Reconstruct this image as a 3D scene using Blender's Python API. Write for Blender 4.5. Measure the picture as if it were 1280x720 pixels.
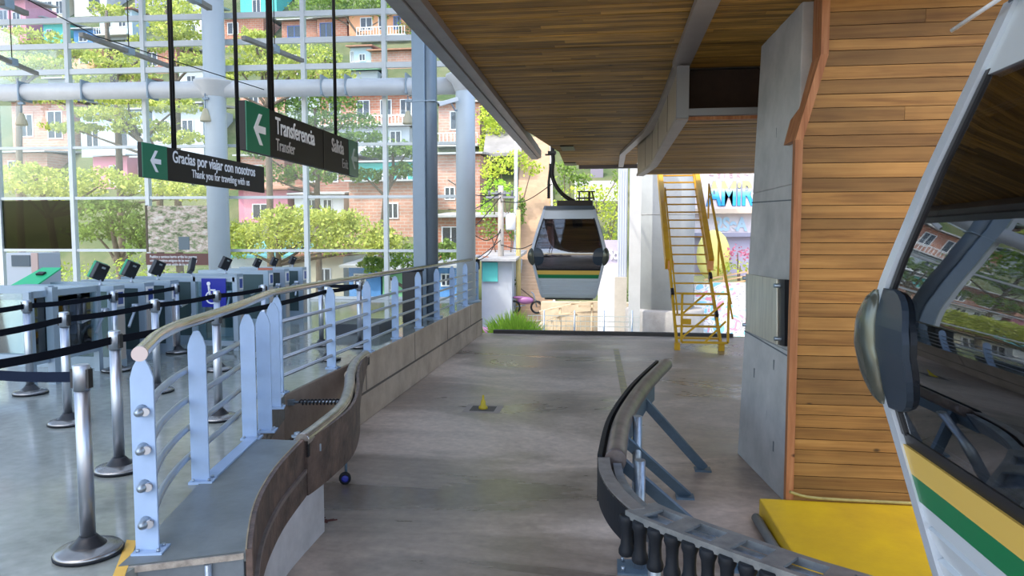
import bpy, bmesh, math, random
from mathutils import Vector, Matrix
for o in list(bpy.data.objects): bpy.data.objects.remove(o)
S = bpy.context.scene
C = S.collection
R = random.Random(7)
PI = math.pi

# ------------------------------------------------------------------ camera, sky, sun, exposure
FPX = 900.0
PH = math.atan(62 / FPX)
TH = math.atan(122 / FPX * math.cos(PH))
EYE = Vector((0, 0, 1.6))
FW = Vector((-math.sin(TH) * math.cos(PH), math.cos(TH) * math.cos(PH), -math.sin(PH)))
RT = Vector((math.cos(TH), math.sin(TH), 0))
UP = RT.cross(FW)
cam = bpy.data.objects.new('camera', bpy.data.cameras.new('camera'))
C.objects.link(cam)
cam.data.sensor_width = 36
cam.data.lens = 36 * FPX / 1280
cam.data.clip_end = 600
cam.matrix_world = Matrix(((RT.x, UP.x, -FW.x, EYE.x), (RT.y, UP.y, -FW.y, EYE.y), (RT.z, UP.z, -FW.z, EYE.z), (0, 0, 0, 1)))
S.camera = cam
W = bpy.data.worlds.new('sky'); S.world = W; W.use_nodes = True
wn = W.node_tree.nodes; wl = W.node_tree.links
sky = wn.new('ShaderNodeTexSky'); sky.sky_type = 'NISHITA'; sky.sun_disc = False
sky.sun_elevation = math.radians(58); sky.sun_rotation = math.radians(200); sky.dust_density = 2.5; sky.air_density = 1.0
wl.new(sky.outputs[0], wn['Background'].inputs[0])
wn['Background'].inputs[1].default_value = 0.50
sun = bpy.data.objects.new('sun', bpy.data.lights.new('sun', 'SUN')); C.objects.link(sun)
sun.data.energy = 3.6; sun.data.angle = math.radians(1.2); sun.data.color = (1, .95, .86)
sun.rotation_euler = Vector((-.50, -.42, .86)).to_track_quat('Z', 'Y').to_euler()
S.view_settings.view_transform = 'Standard'; S.view_settings.look = 'None'
S.view_settings.exposure = 0.15; S.view_settings.gamma = 1; S.view_settings.use_curve_mapping = False

# ------------------------------------------------------------------ measuring helpers (photo pixel -> real point)
def ray(x, y): return FW + RT * ((x - 640) / FPX) + UP * ((360 - y) / FPX)
def G(x, y, z=0.0):
    r = ray(x, y); return EYE + r * ((z - 1.6) / r.z)
def D(x, y, Y):
    r = ray(x, y); return EYE + r * (Y / r.y)
def SX(x, y, X):
    r = ray(x, y); return EYE + r * (X / r.x)
HS, HY, HZ = .75, 33.0, -3.0
def H(x, y):
    r = ray(x, y); t = (HZ - HS * HY - 1.6) / (r.z - HS * r.y); return EYE + r * t
def hill(Y): return HZ + max(0, HS * (Y - HY))

# ------------------------------------------------------------------ materials
MATS = {}
def mat(name, col, rough=.6, metal=0., var=.0, vs=3., col2=None, bump=0., bs=40., spec=.5, stretch=(1, 1, 1), tint=0., alpha=None, coat=0.):
    if name in MATS: return MATS[name]
    m = bpy.data.materials.new(name); m.use_nodes = True; MATS[name] = m
    n = m.node_tree.nodes; l = m.node_tree.links; b = n['Principled BSDF']
    b.inputs['Roughness'].default_value = rough; b.inputs['Metallic'].default_value = metal
    b.inputs['Specular IOR Level'].default_value = spec
    b.inputs['Coat Weight'].default_value = coat
    tc = n.new('ShaderNodeTexCoord'); mp = n.new('ShaderNodeMapping'); mp.inputs['Scale'].default_value = stretch
    l.new(tc.outputs['Object'], mp.inputs[0])
    cur = None
    rgb = n.new('ShaderNodeRGB'); rgb.outputs[0].default_value = (*col, 1); cur = rgb.outputs[0]
    if var > 0 or col2:
        nz = n.new('ShaderNodeTexNoise'); nz.inputs['Scale'].default_value = vs; nz.inputs['Detail'].default_value = 8; nz.inputs['Roughness'].default_value = .65
        l.new(mp.outputs[0], nz.inputs[0])
        rp = n.new('ShaderNodeValToRGB'); rp.color_ramp.elements[0].position = .34; rp.color_ramp.elements[1].position = .68
        c2 = col2 or tuple(max(0, c * (1 - var)) for c in col)
        rp.color_ramp.elements[0].color = (*c2, 1); rp.color_ramp.elements[1].color = (*col, 1)
        l.new(nz.outputs[0], rp.inputs[0]); cur = rp.outputs[0]
    if tint > 0:
        at = n.new('ShaderNodeAttribute'); at.attribute_name = 'tint'
        mr = n.new('ShaderNodeMapRange'); mr.inputs[3].default_value = 1 - tint; mr.inputs[4].default_value = 1 + tint * .6
        l.new(at.outputs['Fac'], mr.inputs[0])
        mx = n.new('ShaderNodeVectorMath'); mx.operation = 'SCALE'
        l.new(cur, mx.inputs[0]); l.new(mr.outputs[0], mx.inputs['Scale']); cur = mx.outputs[0]
    l.new(cur, b.inputs['Base Color'])
    if bump > 0:
        nb = n.new('ShaderNodeTexNoise'); nb.inputs['Scale'].default_value = bs; nb.inputs['Detail'].default_value = 6
        l.new(mp.outputs[0], nb.inputs[0])
        bp = n.new('ShaderNodeBump'); bp.inputs['Strength'].default_value = bump; bp.inputs['Distance'].default_value = .02
        l.new(nb.outputs[0], bp.inputs['Height']); l.new(bp.outputs[0], b.inputs['Normal'])
    return m
def glass(name, tintc, refl=.1, rough=.02, fs=1.0):
    if name in MATS: return MATS[name]
    m = bpy.data.materials.new(name); m.use_nodes = True; MATS[name] = m
    n = m.node_tree.nodes; l = m.node_tree.links
    for x in list(n):
        if x.type != 'OUTPUT_MATERIAL': n.remove(x)
    out = [x for x in n if x.type == 'OUTPUT_MATERIAL'][0]
    t = n.new('ShaderNodeBsdfTransparent'); t.inputs[0].default_value = (*tintc, 1)
    g = n.new('ShaderNodeBsdfGlossy'); g.inputs['Roughness'].default_value = rough; g.inputs[0].default_value = (.95, .97, 1, 1)
    lw = n.new('ShaderNodeFresnel'); lw.inputs[0].default_value = 1.5
    ad = n.new('ShaderNodeMath'); ad.operation = 'MULTIPLY_ADD'; ad.use_clamp = True; ad.inputs[1].default_value = fs; ad.inputs[2].default_value = refl
    l.new(lw.outputs[0], ad.inputs[0])
    mx = n.new('ShaderNodeMixShader'); l.new(ad.outputs[0], mx.inputs[0]); l.new(t.outputs[0], mx.inputs[1]); l.new(g.outputs[0], mx.inputs[2])
    l.new(mx.outputs[0], out.inputs[0]); return m
def leafmat(name, col, col2, vs=1.2):
    if name in MATS: return MATS[name]
    m = bpy.data.materials.new(name); m.use_nodes = True; MATS[name] = m
    n = m.node_tree.nodes; l = m.node_tree.links; b = n['Principled BSDF']; out = n['Material Output']
    tc = n.new('ShaderNodeTexCoord'); nz = n.new('ShaderNodeTexNoise'); nz.inputs['Scale'].default_value = vs; nz.inputs['Detail'].default_value = 3
    l.new(tc.outputs['Object'], nz.inputs[0])
    at = n.new('ShaderNodeAttribute'); at.attribute_name = 'tint'
    ma = n.new('ShaderNodeMath'); ma.operation = 'MULTIPLY_ADD'; ma.inputs[1].default_value = .6; l.new(at.outputs['Fac'], ma.inputs[0])
    mm = n.new('ShaderNodeMath'); mm.operation = 'MULTIPLY_ADD'; mm.inputs[1].default_value = 1.2; mm.inputs[2].default_value = -.4; l.new(nz.outputs[0], mm.inputs[0]); l.new(mm.outputs[0], ma.inputs[2])
    mx = n.new('ShaderNodeMixRGB'); mx.inputs[1].default_value = (*col2, 1); mx.inputs[2].default_value = (*col, 1); mx.use_clamp = True
    l.new(ma.outputs[0], mx.inputs[0]); l.new(mx.outputs[0], b.inputs['Base Color'])
    b.inputs['Roughness'].default_value = .6; b.inputs['Specular IOR Level'].default_value = .2
    tr = n.new('ShaderNodeBsdfTranslucent'); l.new(mx.outputs[0], tr.inputs[0])
    ms = n.new('ShaderNodeMixShader'); ms.inputs[0].default_value = .35; l.new(b.outputs[0], ms.inputs[1]); l.new(tr.outputs[0], ms.inputs[2]); l.new(ms.outputs[0], out.inputs[0])
    return m
def brickmat(name, c1, c2, mortar, scale=1.0, axis='XZ'):
    if name in MATS: return MATS[name]
    m = bpy.data.materials.new(name); m.use_nodes = True; MATS[name] = m
    n = m.node_tree.nodes; l = m.node_tree.links; b = n['Principled BSDF']; b.inputs['Roughness'].default_value = .85
    tc = n.new('ShaderNodeTexCoord'); sp = n.new('ShaderNodeSeparateXYZ'); cb = n.new('ShaderNodeCombineXYZ')
    l.new(tc.outputs['Object'], sp.inputs[0])
    ad = n.new('ShaderNodeMath'); l.new(sp.outputs[0], ad.inputs[0]); l.new(sp.outputs[1], ad.inputs[1])
    l.new(ad.outputs[0], cb.inputs[0]); l.new(sp.outputs[2], cb.inputs[1])
    bt = n.new('ShaderNodeTexBrick'); bt.inputs['Color1'].default_value = (*c1, 1); bt.inputs['Color2'].default_value = (*c2, 1); bt.inputs['Mortar'].default_value = (*mortar, 1)
    bt.inputs['Scale'].default_value = scale; bt.inputs['Brick Width'].default_value = .45; bt.inputs['Row Height'].default_value = .18; bt.inputs['Mortar Size'].default_value = .018
    l.new(cb.outputs[0], bt.inputs[0])
    nz = n.new('ShaderNodeTexNoise'); nz.inputs['Scale'].default_value = .9; nz.inputs['Detail'].default_value = 6; l.new(tc.outputs['Object'], nz.inputs[0])
    mr = n.new('ShaderNodeMapRange'); mr.inputs[1].default_value = .3; mr.inputs[2].default_value = .7; mr.inputs[3].default_value = .7; mr.inputs[4].default_value = 1.15; l.new(nz.outputs[0], mr.inputs[0])
    mx = n.new('ShaderNodeVectorMath'); mx.operation = 'SCALE'; l.new(bt.outputs[0], mx.inputs[0]); l.new(mr.outputs[0], mx.inputs['Scale'])
    l.new(mx.outputs[0], b.inputs['Base Color']); return m
def woodmat(name, ca, cb_, cc, stretch=(.6, 12, 12), rough=.6, tint=.35, blotch=.35):
    if name in MATS: return MATS[name]
    m = bpy.data.materials.new(name); m.use_nodes = True; MATS[name] = m
    n = m.node_tree.nodes; l = m.node_tree.links; b = n['Principled BSDF']; b.inputs['Roughness'].default_value = rough; b.inputs['Specular IOR Level'].default_value = .3
    tc = n.new('ShaderNodeTexCoord'); at = n.new('ShaderNodeAttribute'); at.attribute_name = 'tint'
    # each plank gets its own stretch of grain
    off = n.new('ShaderNodeVectorMath'); off.operation = 'SCALE'; off.inputs['Scale'].default_value = 40
    l.new(at.outputs['Color'], off.inputs[0]); av = n.new('ShaderNodeVectorMath'); l.new(tc.outputs['Object'], av.inputs[0]); l.new(off.outputs[0], av.inputs[1])
    mp = n.new('ShaderNodeMapping'); mp.inputs['Scale'].default_value = stretch; l.new(av.outputs[0], mp.inputs[0])
    nz = n.new('ShaderNodeTexNoise'); nz.inputs['Scale'].default_value = 2.2; nz.inputs['Detail'].default_value = 9; nz.inputs['Roughness'].default_value = .62; nz.inputs['Distortion'].default_value = .6
    l.new(mp.outputs[0], nz.inputs[0])
    rp = n.new('ShaderNodeValToRGB'); e = rp.color_ramp.elements; e[0].position = .3; e[0].color = (*cc, 1); e[1].position = .72; e[1].color = (*ca, 1)
    k = e.new(.5); k.color = (*cb_, 1)
    l.new(nz.outputs[0], rp.inputs[0])
    mr = n.new('ShaderNodeMapRange'); mr.inputs[3].default_value = 1 - tint; mr.inputs[4].default_value = 1 + tint * .55; l.new(at.outputs['Fac'], mr.inputs[0])
    nb = n.new('ShaderNodeTexNoise'); nb.inputs['Scale'].default_value = 1.3; nb.inputs['Detail'].default_value = 4; mp2 = n.new('ShaderNodeMapping'); mp2.inputs['Scale'].default_value = (1, 2.2, 2.2) if stretch[0] < 1 else (1, 1, 1)
    l.new(av.outputs[0], mp2.inputs[0]); l.new(mp2.outputs[0], nb.inputs[0])
    mb = n.new('ShaderNodeMapRange'); mb.inputs[1].default_value = .35; mb.inputs[2].default_value = .6; mb.inputs[3].default_value = 1 - blotch; mb.inputs[4].default_value = 1; l.new(nb.outputs[0], mb.inputs[0])
    vk = n.new('ShaderNodeTexVoronoi'); vk.inputs['Scale'].default_value = 1.5; mpk = n.new('ShaderNodeMapping'); mpk.inputs['Scale'].default_value = (1, 1, 1.7); l.new(av.outputs[0], mpk.inputs[0]); l.new(mpk.outputs[0], vk.inputs[0])
    mk = n.new('ShaderNodeMapRange'); mk.inputs[1].default_value = .02; mk.inputs[2].default_value = .055; mk.inputs[3].default_value = .25; mk.inputs[4].default_value = 1; l.new(vk.outputs['Distance'], mk.inputs[0])
    mu0 = n.new('ShaderNodeMath'); mu0.operation = 'MULTIPLY'; l.new(mb.outputs[0], mu0.inputs[0]); l.new(mk.outputs[0], mu0.inputs[1])
    mu = n.new('ShaderNodeMath'); mu.operation = 'MULTIPLY'; l.new(mr.outputs[0], mu.inputs[0]); l.new(mu0.outputs[0], mu.inputs[1])
    mx = n.new('ShaderNodeVectorMath'); mx.operation = 'SCALE'; l.new(rp.outputs[0], mx.inputs[0]); l.new(mu.outputs[0], mx.inputs['Scale'])
    l.new(mx.outputs[0], b.inputs['Base Color'])
    bp = n.new('ShaderNodeBump'); bp.inputs['Strength'].default_value = .25; bp.inputs['Distance'].default_value = .004; l.new(nz.outputs[0], bp.inputs['Height']); l.new(bp.outputs[0], b.inputs['Normal'])
    return m
def floormat(name, a, b_, c, rough, rvar, scale=.5, stretch=(1, 1, 1), cracks=True):
    if name in MATS: return MATS[name]
    m = bpy.data.materials.new(name); m.use_nodes = True; MATS[name] = m
    n = m.node_tree.nodes; l = m.node_tree.links; b = n['Principled BSDF']
    tc = n.new('ShaderNodeTexCoord'); mp = n.new('ShaderNodeMapping'); mp.inputs['Scale'].default_value = stretch; l.new(tc.outputs['Object'], mp.inputs[0])
    n1 = n.new('ShaderNodeTexNoise'); n1.inputs['Scale'].default_value = scale; n1.inputs['Detail'].default_value = 10; n1.inputs['Roughness'].default_value = .62; n1.inputs['Distortion'].default_value = .8
    l.new(mp.outputs[0], n1.inputs[0])
    rp = n.new('ShaderNodeValToRGB'); e = rp.color_ramp.elements; e[0].position = .38; e[0].color = (*c, 1); e[1].position = .62; e[1].color = (*a, 1); k = e.new(.5); k.color = (*b_, 1)
    l.new(n1.outputs[0], rp.inputs[0])
    n2 = n.new('ShaderNodeTexNoise'); n2.inputs['Scale'].default_value = 14; n2.inputs['Detail'].default_value = 8; l.new(tc.outputs['Object'], n2.inputs[0])
    mr = n.new('ShaderNodeMapRange'); mr.inputs[1].default_value = .3; mr.inputs[2].default_value = .7; mr.inputs[3].default_value = .86; mr.inputs[4].default_value = 1.1; l.new(n2.outputs[0], mr.inputs[0])
    mx = n.new('ShaderNodeVectorMath'); mx.operation = 'SCALE'; l.new(rp.outputs[0], mx.inputs[0]); l.new(mr.outputs[0], mx.inputs['Scale']); l.new(mx.outputs[0], b.inputs['Base Color'])
    rr = n.new('ShaderNodeMapRange'); rr.inputs[1].default_value = .35; rr.inputs[2].default_value = .65; rr.inputs[3].default_value = rough - rvar; rr.inputs[4].default_value = rough + rvar
    l.new(n1.outputs[0], rr.inputs[0]); l.new(rr.outputs[0], b.inputs['Roughness'])
    bp = n.new('ShaderNodeBump'); bp.inputs['Strength'].default_value = .08; bp.inputs['Distance'].default_value = .01; l.new(n2.outputs[0], bp.inputs['Height']); l.new(bp.outputs[0], b.inputs['Normal'])
    return m

STEEL = mat('brushed steel', (.50, .54, .60), .38, 1.0, var=.05, vs=6, stretch=(8, 8, .2))
RAILPIPE = mat('warm polished rail', (.64, .57, .53), .2, 1.0, var=.15, vs=5)
POSTBLUE = mat('grey blue paint', (.36, .50, .72), .42, .0, var=.12, vs=5, spec=.5)
GREYBLUE = mat('grey blue steel paint', (.30, .38, .46), .4, .2, var=.12, vs=3)
GALV = mat('galvanised steel', (.40, .48, .56), .38, .75, var=.4, vs=7, bump=.1)
GALVD = mat('dull galvanised bar', (.13, .20, .27), .45, .35, var=.3, vs=5)
WHITEST = mat('light grey painted steel', (.80, .80, .80), .45, .1, var=.1, vs=2)
MULL = mat('pale aluminium', (.66, .69, .70), .4, .3, var=.08, vs=2)
BLACK = mat('black plastic', (.012, .013, .016), .4)
RUBBER = mat('worn black rubber', (.012, .016, .022), .55, var=.4, vs=9, spec=.25)
BLACKM = mat('black steel', (.02, .018, .017), .35, .5)
NAVY = mat('black webbing', (.006, .008, .014), .8, spec=.1)
CONC = mat('cast concrete', (.42, .40, .37), .75, var=.3, vs=1.8, bump=.25, bs=18)
CONCB = mat('blue grey concrete', (.50, .50, .48), .62, var=.32, vs=1.6, bump=.15, bs=16, col2=(.33, .335, .325))
CONCW = mat('pale concrete', (.62, .62, .61), .8, var=.12, vs=1.2)
PARA = mat('parapet concrete', (.50, .40, .32), .75, vs=1.5, col2=(.32, .25, .19), bump=.3, bs=12)
YELLOW = mat('yellow stair paint', (.72, .40, .015), .45, var=.2, vs=4)
YELSLAB = mat('yellow slab paint', (.72, .48, .012), .5, vs=1.6, col2=(.58, .36, .02), bump=.1)
YELLINE = mat('worn yellow line', (.50, .42, .20), .6, vs=6, col2=(.26, .235, .19))
YELTAPE = mat('yellow edge tape', (.80, .48, .08), .5, var=.15)
BRONZE = mat('trim metal', (.33, .29, .26), .42, .35, var=.2, vs=2)
BRONZEL = mat('side panel metal', (.42, .36, .27), .45, .3, var=.15, vs=2)
SHADEWD = mat('shaded recess timber', (.055, .028, .014), .7, var=.4, vs=3)  # near-black brown puts the shade of the enclosed recess into the colour
RUST = mat('scuffed brown rubbing board', (.19, .125, .098), .55, vs=5, col2=(.055, .040, .036), bump=.35, bs=22)
TUBE = mat('scuffed guide tube', (.60, .55, .50), .3, .8, vs=5, col2=(.34, .31, .29))
KERBM = mat('grey checker steel top', (.23, .26, .27), .42, .35, vs=2.2, col2=(.155, .175, .175), bump=.12, bs=14)
WOODW = woodmat('pine cladding', (.41, .215, .060), (.32, .155, .038), (.19, .082, .018), (.35, 6, 8), tint=.34, blotch=.28)
WOODT = woodmat('reddish trim timber', (.55, .27, .12), (.42, .17, .065), (.28, .10, .035), (9, 9, .6), tint=.1, blotch=.2)
WOODC = woodmat('ceiling boards', (.62, .35, .075), (.42, .23, .045), (.15, .078, .016), (.5, 12, 9), tint=.5, blotch=.35)
FLOORM = floormat('stained sheen streaked floor', (.56, .46, .38), (.34, .275, .225), (.17, .138, .115), .40, .20, .8, (.35, .8, 1))  # light and dark streaks paint wet reflections along with the stains
HALLM = floormat('polished hall floor', (.30, .32, .29), (.25, .27, .25), (.19, .21, .19), .10, .05, .35)
GLASSF = glass('facade glass', (.94, .98, .97), .0, fs=.45)
GLASSP = glass('partition glass', (.72, .84, .84), .06)
GLASSD = glass('smoked panel', (.16, .20, .10), .0, fs=.5)
GLASSC = glass('cabin window tint', (.46, .42, .45), .10, .015)
GREENS = mat('sign green', (.008, .16, .085), .35)
SIGNBL = mat('sign black', (.016, .014, .013), .45, spec=.25)
WHITE = mat('white letter film', (.82, .83, .84), .5)
CREAM = mat('cream enamel', (.62, .55, .38), .5)
CABW = mat('cabin grey white paint', (.60, .66, .70), .35, var=.05, vs=1.5, coat=.3)
CABF = mat('cabin frame paint', (.58, .64, .70), .32, .2, coat=.3)
CABY = mat('cabin yellow stripe', (.72, .48, .10), .35)
CABG = mat('cabin green stripe', (.006, .19, .065), .35)
ISABL = mat('blue access panel', (.01, .02, .30), .4)
TERRA = mat('dry hillside earth', (.15, .15, .075), .95, vs=.5, col2=(.05, .085, .025))
STREET = mat('sunlit street', (.52, .49, .46), .9, vs=.5, col2=(.38, .36, .33))
BARK = mat('bark', (.20, .15, .11), .9, var=.4, vs=8, bump=.4)
LEAFA = leafmat('yellow green leaves', (.80, .80, .20), (.24, .33, .07))
LEAFB = leafmat('mid green leaves', (.36, .50, .10), (.06, .14, .03))
LEAFC = leafmat('bright lime leaves', (.80, .86, .14), (.28, .42, .05))
LEAFD = leafmat('dark green leaves', (.14, .24, .06), (.03, .07, .02))
GRASSM = leafmat('grass blades', (.62, .85, .12), (.25, .50, .05), 4)

# ------------------------------------------------------------------ mesh builder
class MB:
    def __init__(s): s.v = []; s.f = []; s.t = []; s.sm = []
    def quadface(s, pts, t=.5, sm=False):
        k = len(s.v); s.v += [tuple(p) for p in pts]; s.f.append(tuple(range(k, k + len(pts)))); s.t.append(t); s.sm.append(sm); return s
    def hexa(s, p, t=None):      # p: 8 points, bottom 0-3 (ccw from above), top 4-7
        t = R.random() if t is None else t
        k = len(s.v); s.v += [tuple(q) for q in p]
        for f in ((3, 2, 1, 0), (4, 5, 6, 7), (0, 1, 5, 4), (1, 2, 6, 5), (2, 3, 7, 6), (3, 0, 4, 7)):
            s.f.append(tuple(k + i for i in f)); s.t.append(t); s.sm.append(False)
        return s
    def box(s, x0, y0, z0, x1, y1, z1, t=None):
        if x0 > x1: x0, x1 = x1, x0
        if y0 > y1: y0, y1 = y1, y0
        if z0 > z1: z0, z1 = z1, z0
        return s.hexa([(x0, y0, z0), (x1, y0, z0), (x1, y1, z0), (x0, y1, z0), (x0, y0, z1), (x1, y0, z1), (x1, y1, z1), (x0, y1, z1)], t)
    def obox(s, c, ax, ay, az, hx, hy, hz, t=None):   # oriented box
        c = Vector(c); ax = Vector(ax).normalized() * hx; ay = Vector(ay).normalized() * hy; az = Vector(az).normalized() * hz
        return s.hexa([c - ax - ay - az, c + ax - ay - az, c + ax + ay - az, c - ax + ay - az, c - ax - ay + az, c + ax - ay + az, c + ax + ay + az, c - ax + ay + az], t)
    def bar(s, a, b, w, h, up=(0, 0, 1), t=None):     # rectangular bar a->b
        a = Vector(a); b = Vector(b); d = (b - a); L = d.length; d.normalize()
        u = Vector(up); u = (u - d * u.dot(d))
        if u.length < 1e-4: u = Vector((1, 0, 0))
        u.normalize(); w_ = d.cross(u)
        return s.obox((a + b) / 2, w_, d, u, w / 2, L / 2, h / 2, t)
    def tube(s, pts, r, n=12, t=.5, cap=True, rr=None):
        pts = [Vector(p) for p in pts]; k0 = len(s.v); m = len(pts); prev = None
        for i, p in enumerate(pts):
            d = (pts[min(i + 1, m - 1)] - pts[max(i - 1, 0)]).normalized()
            if prev is None:
                u = Vector((0, 0, 1)) if abs(d.z) < .9 else Vector((1, 0, 0))
            else: u = prev
            u = (u - d * u.dot(d)).normalized(); prev = u; w = d.cross(u)
            q = rr[i] if rr else r
            for j in range(n):
                a = 2 * PI * j / n; s.v.append(tuple(p + (u * math.cos(a) + w * math.sin(a)) * q))
        for i in range(m - 1):
            for j in range(n):
                a = k0 + i * n + j; b = k0 + i * n + (j + 1) % n
                s.f.append((a, a + n, b + n, b)); s.t.append(t); s.sm.append(True)
        if cap:
            s.f.append(tuple(k0 + j for j in range(n))); s.t.append(t); s.sm.append(False)
            s.f.append(tuple(k0 + (m - 1) * n + n - 1 - j for j in range(n))); s.t.append(t); s.sm.append(False)
        return s
    def lathe(s, c, prof, n=24, t=.5, ax=None):       # prof: (r,z) bottom to top
        c = Vector(c)
        return s.tube([c + (Vector(ax) if ax else Vector((0, 0, 1))) * z for r, z in prof], 0, n, t, True, [max(r, .0005) for r, z in prof])
    def prism(s, poly, z0, z1, t=None):               # poly ccw (x,y)
        t = R.random() if t is None else t
        n = len(poly); k = len(s.v)
        s.v += [(x, y, z0) for x, y in poly] + [(x, y, z1) for x, y in poly]
        s.f.append(tuple(k + n - 1 - i for i in range(n))); s.f.append(tuple(k + n + i for i in range(n)))
        for i in range(n): j = (i + 1) % n; s.f.append((k + i, k + j, k + n + j, k + n + i))
        s.t += [t] * (n + 2); s.sm += [False] * (n + 2); return s
    def prismY(s, poly, y0, y1, t=None):              # poly in (x,z), extruded along y
        t = R.random() if t is None else t
        n = len(poly); k = len(s.v)
        s.v += [(x, y0, z) for x, z in poly] + [(x, y1, z) for x, z in poly]
        s.f.append(tuple(k + i for i in range(n))); s.f.append(tuple(k + n + n - 1 - i for i in range(n)))
        for i in range(n): j = (i + 1) % n; s.f.append((k + j, k + i, k + n + i, k + n + j))
        s.t += [t] * (n + 2); s.sm += [False] * (n + 2); return s
    def ell(s, c, rx, ry, rz, n=12, m=8, t=.5):
        c = Vector(c); k = len(s.v)
        for i in range(m + 1):
            a = PI * i / m - PI / 2
            for j in range(n):
                b = 2 * PI * j / n; s.v.append((c.x + rx * math.cos(a) * math.cos(b), c.y + ry * math.cos(a) * math.sin(b), c.z + rz * math.sin(a)))
        for i in range(m):
            for j in range(n):
                s.f.append((k + i * n + j, k + i * n + (j + 1) % n, k + (i + 1) * n + (j + 1) % n, k + (i + 1) * n + j)); s.t.append(t); s.sm.append(True)
        return s
    def leaves(s, c, rx, ry, rz, n, size, shell=.55, flat=.0):
        c = Vector(c)
        for _ in range(n):
            while True:
                d = Vector((R.uniform(-1, 1), R.uniform(-1, 1), R.uniform(-1, 1)))
                if .05 < d.length < 1: break
            q = R.uniform(shell, 1) ** .6
            d = d.normalized() * q * (1 + .18 * math.sin(7 * d.x + 3 * d.z) * math.cos(5 * d.y))
            p = c + Vector((d.x * rx, d.y * ry, d.z * rz))
            a = Vector((R.gauss(0, 1), R.gauss(0, 1), R.gauss(0, 1 - flat))).normalized()
            b = a.cross(Vector((R.gauss(0, 1), R.gauss(0, 1), R.gauss(0, 1)))).normalized()
            z = size * R.uniform(.6, 1.3)
            s.quadface([p - a * z * .5, p - b * z * .28, p + a * z * .5, p + b * z * .28], R.random())
        return s
    def build(s, name, m, parent=None, bevel=0, kind=None):
        base = Vector((0, 0, 0))
        if parent:
            o = parent
            while o: base += o.location; o = o.parent
            loc = Vector((0, 0, 0))
        else:
            xs = [v[0] for v in s.v]; ys = [v[1] for v in s.v]; zs = [v[2] for v in s.v]
            base = Vector(((min(xs) + max(xs)) / 2, (min(ys) + max(ys)) / 2, min(zs))); loc = base.copy()
        me = bpy.data.meshes.new(name); me.from_pydata([(v[0] - base.x, v[1] - base.y, v[2] - base.z) for v in s.v], [], s.f)
        me.polygons.foreach_set('use_smooth', s.sm)
        at = me.attributes.new('tint', 'FLOAT', 'FACE'); at.data.foreach_set('value', s.t)
        me.materials.append(m); me.update()
        o = bpy.data.objects.new(name, me); C.objects.link(o); o.location = loc
        if parent: o.parent = parent
        if bevel:
            b = o.modifiers.new('bevel', 'BEVEL'); b.width = bevel; b.segments = 2; b.limit_method = 'ANGLE'; b.angle_limit = .7
        if kind: o['kind'] = kind
        return o
def tag(o, label=None, cat=None, group=None, kind=None):
    if label: o['label'] = label
    if cat: o['category'] = cat
    if group: o['group'] = group
    if kind: o['kind'] = kind
    return o
def thing(name, label, cat, loc=(0, 0, 0), group=None):
    o = bpy.data.objects.new(name, None); C.objects.link(o); o.location = loc; o.empty_display_size = .1
    return tag(o, label, cat, group)
def copy_tree(o, parent=None):
    c = o.copy(); C.objects.link(c); c.parent = parent
    for ch in [x for x in bpy.data.objects if x.parent == o]: copy_tree(ch, c)
    return c
def text(name, s, size, m, parent, origin, ux, uy, sx=1.0, ext=.004, offset=0., align='LEFT', tag_=None):
    """flat lettering: origin point, ux = reading direction, uy = up of the letters"""
    cu = bpy.data.curves.new(name, 'FONT'); cu.body = s; cu.size = size; cu.extrude = ext; cu.offset = offset; cu.align_x = align
    tmp = bpy.data.objects.new(name, cu); C.objects.link(tmp)
    dg = bpy.context.evaluated_depsgraph_get(); me = bpy.data.meshes.new_from_object(tmp.evaluated_get(dg))
    bpy.data.objects.remove(tmp)
    base = Vector((0, 0, 0)); p = parent
    while p: base += p.location; p = p.parent
    ux = Vector(ux).normalized(); uy = Vector(uy).normalized(); uz = ux.cross(uy); og = Vector(origin) - base
    for v in me.vertices: v.co = og + ux * v.co.x * sx + uy * v.co.y + uz * v.co.z
    me.materials.clear(); me.materials.append(m)
    o = bpy.data.objects.new(name, me); C.objects.link(o)
    if parent: o.parent = parent
    return o
def smooth_path(pts, n=6):
    pts = [Vector(p) for p in pts]; out = []
    for i in range(len(pts) - 1):
        p0 = pts[max(i - 1, 0)]; p1 = pts[i]; p2 = pts[i + 1]; p3 = pts[min(i + 2, len(pts) - 1)]
        for k in range(n):
            t = k / n; out.append(.5 * ((2 * p1) + (p2 - p0) * t + (2 * p0 - 5 * p1 + 4 * p2 - p3) * t * t + (3 * p1 - p0 - 3 * p2 + p3) * t ** 3))
    out.append(pts[-1]); return out
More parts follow.
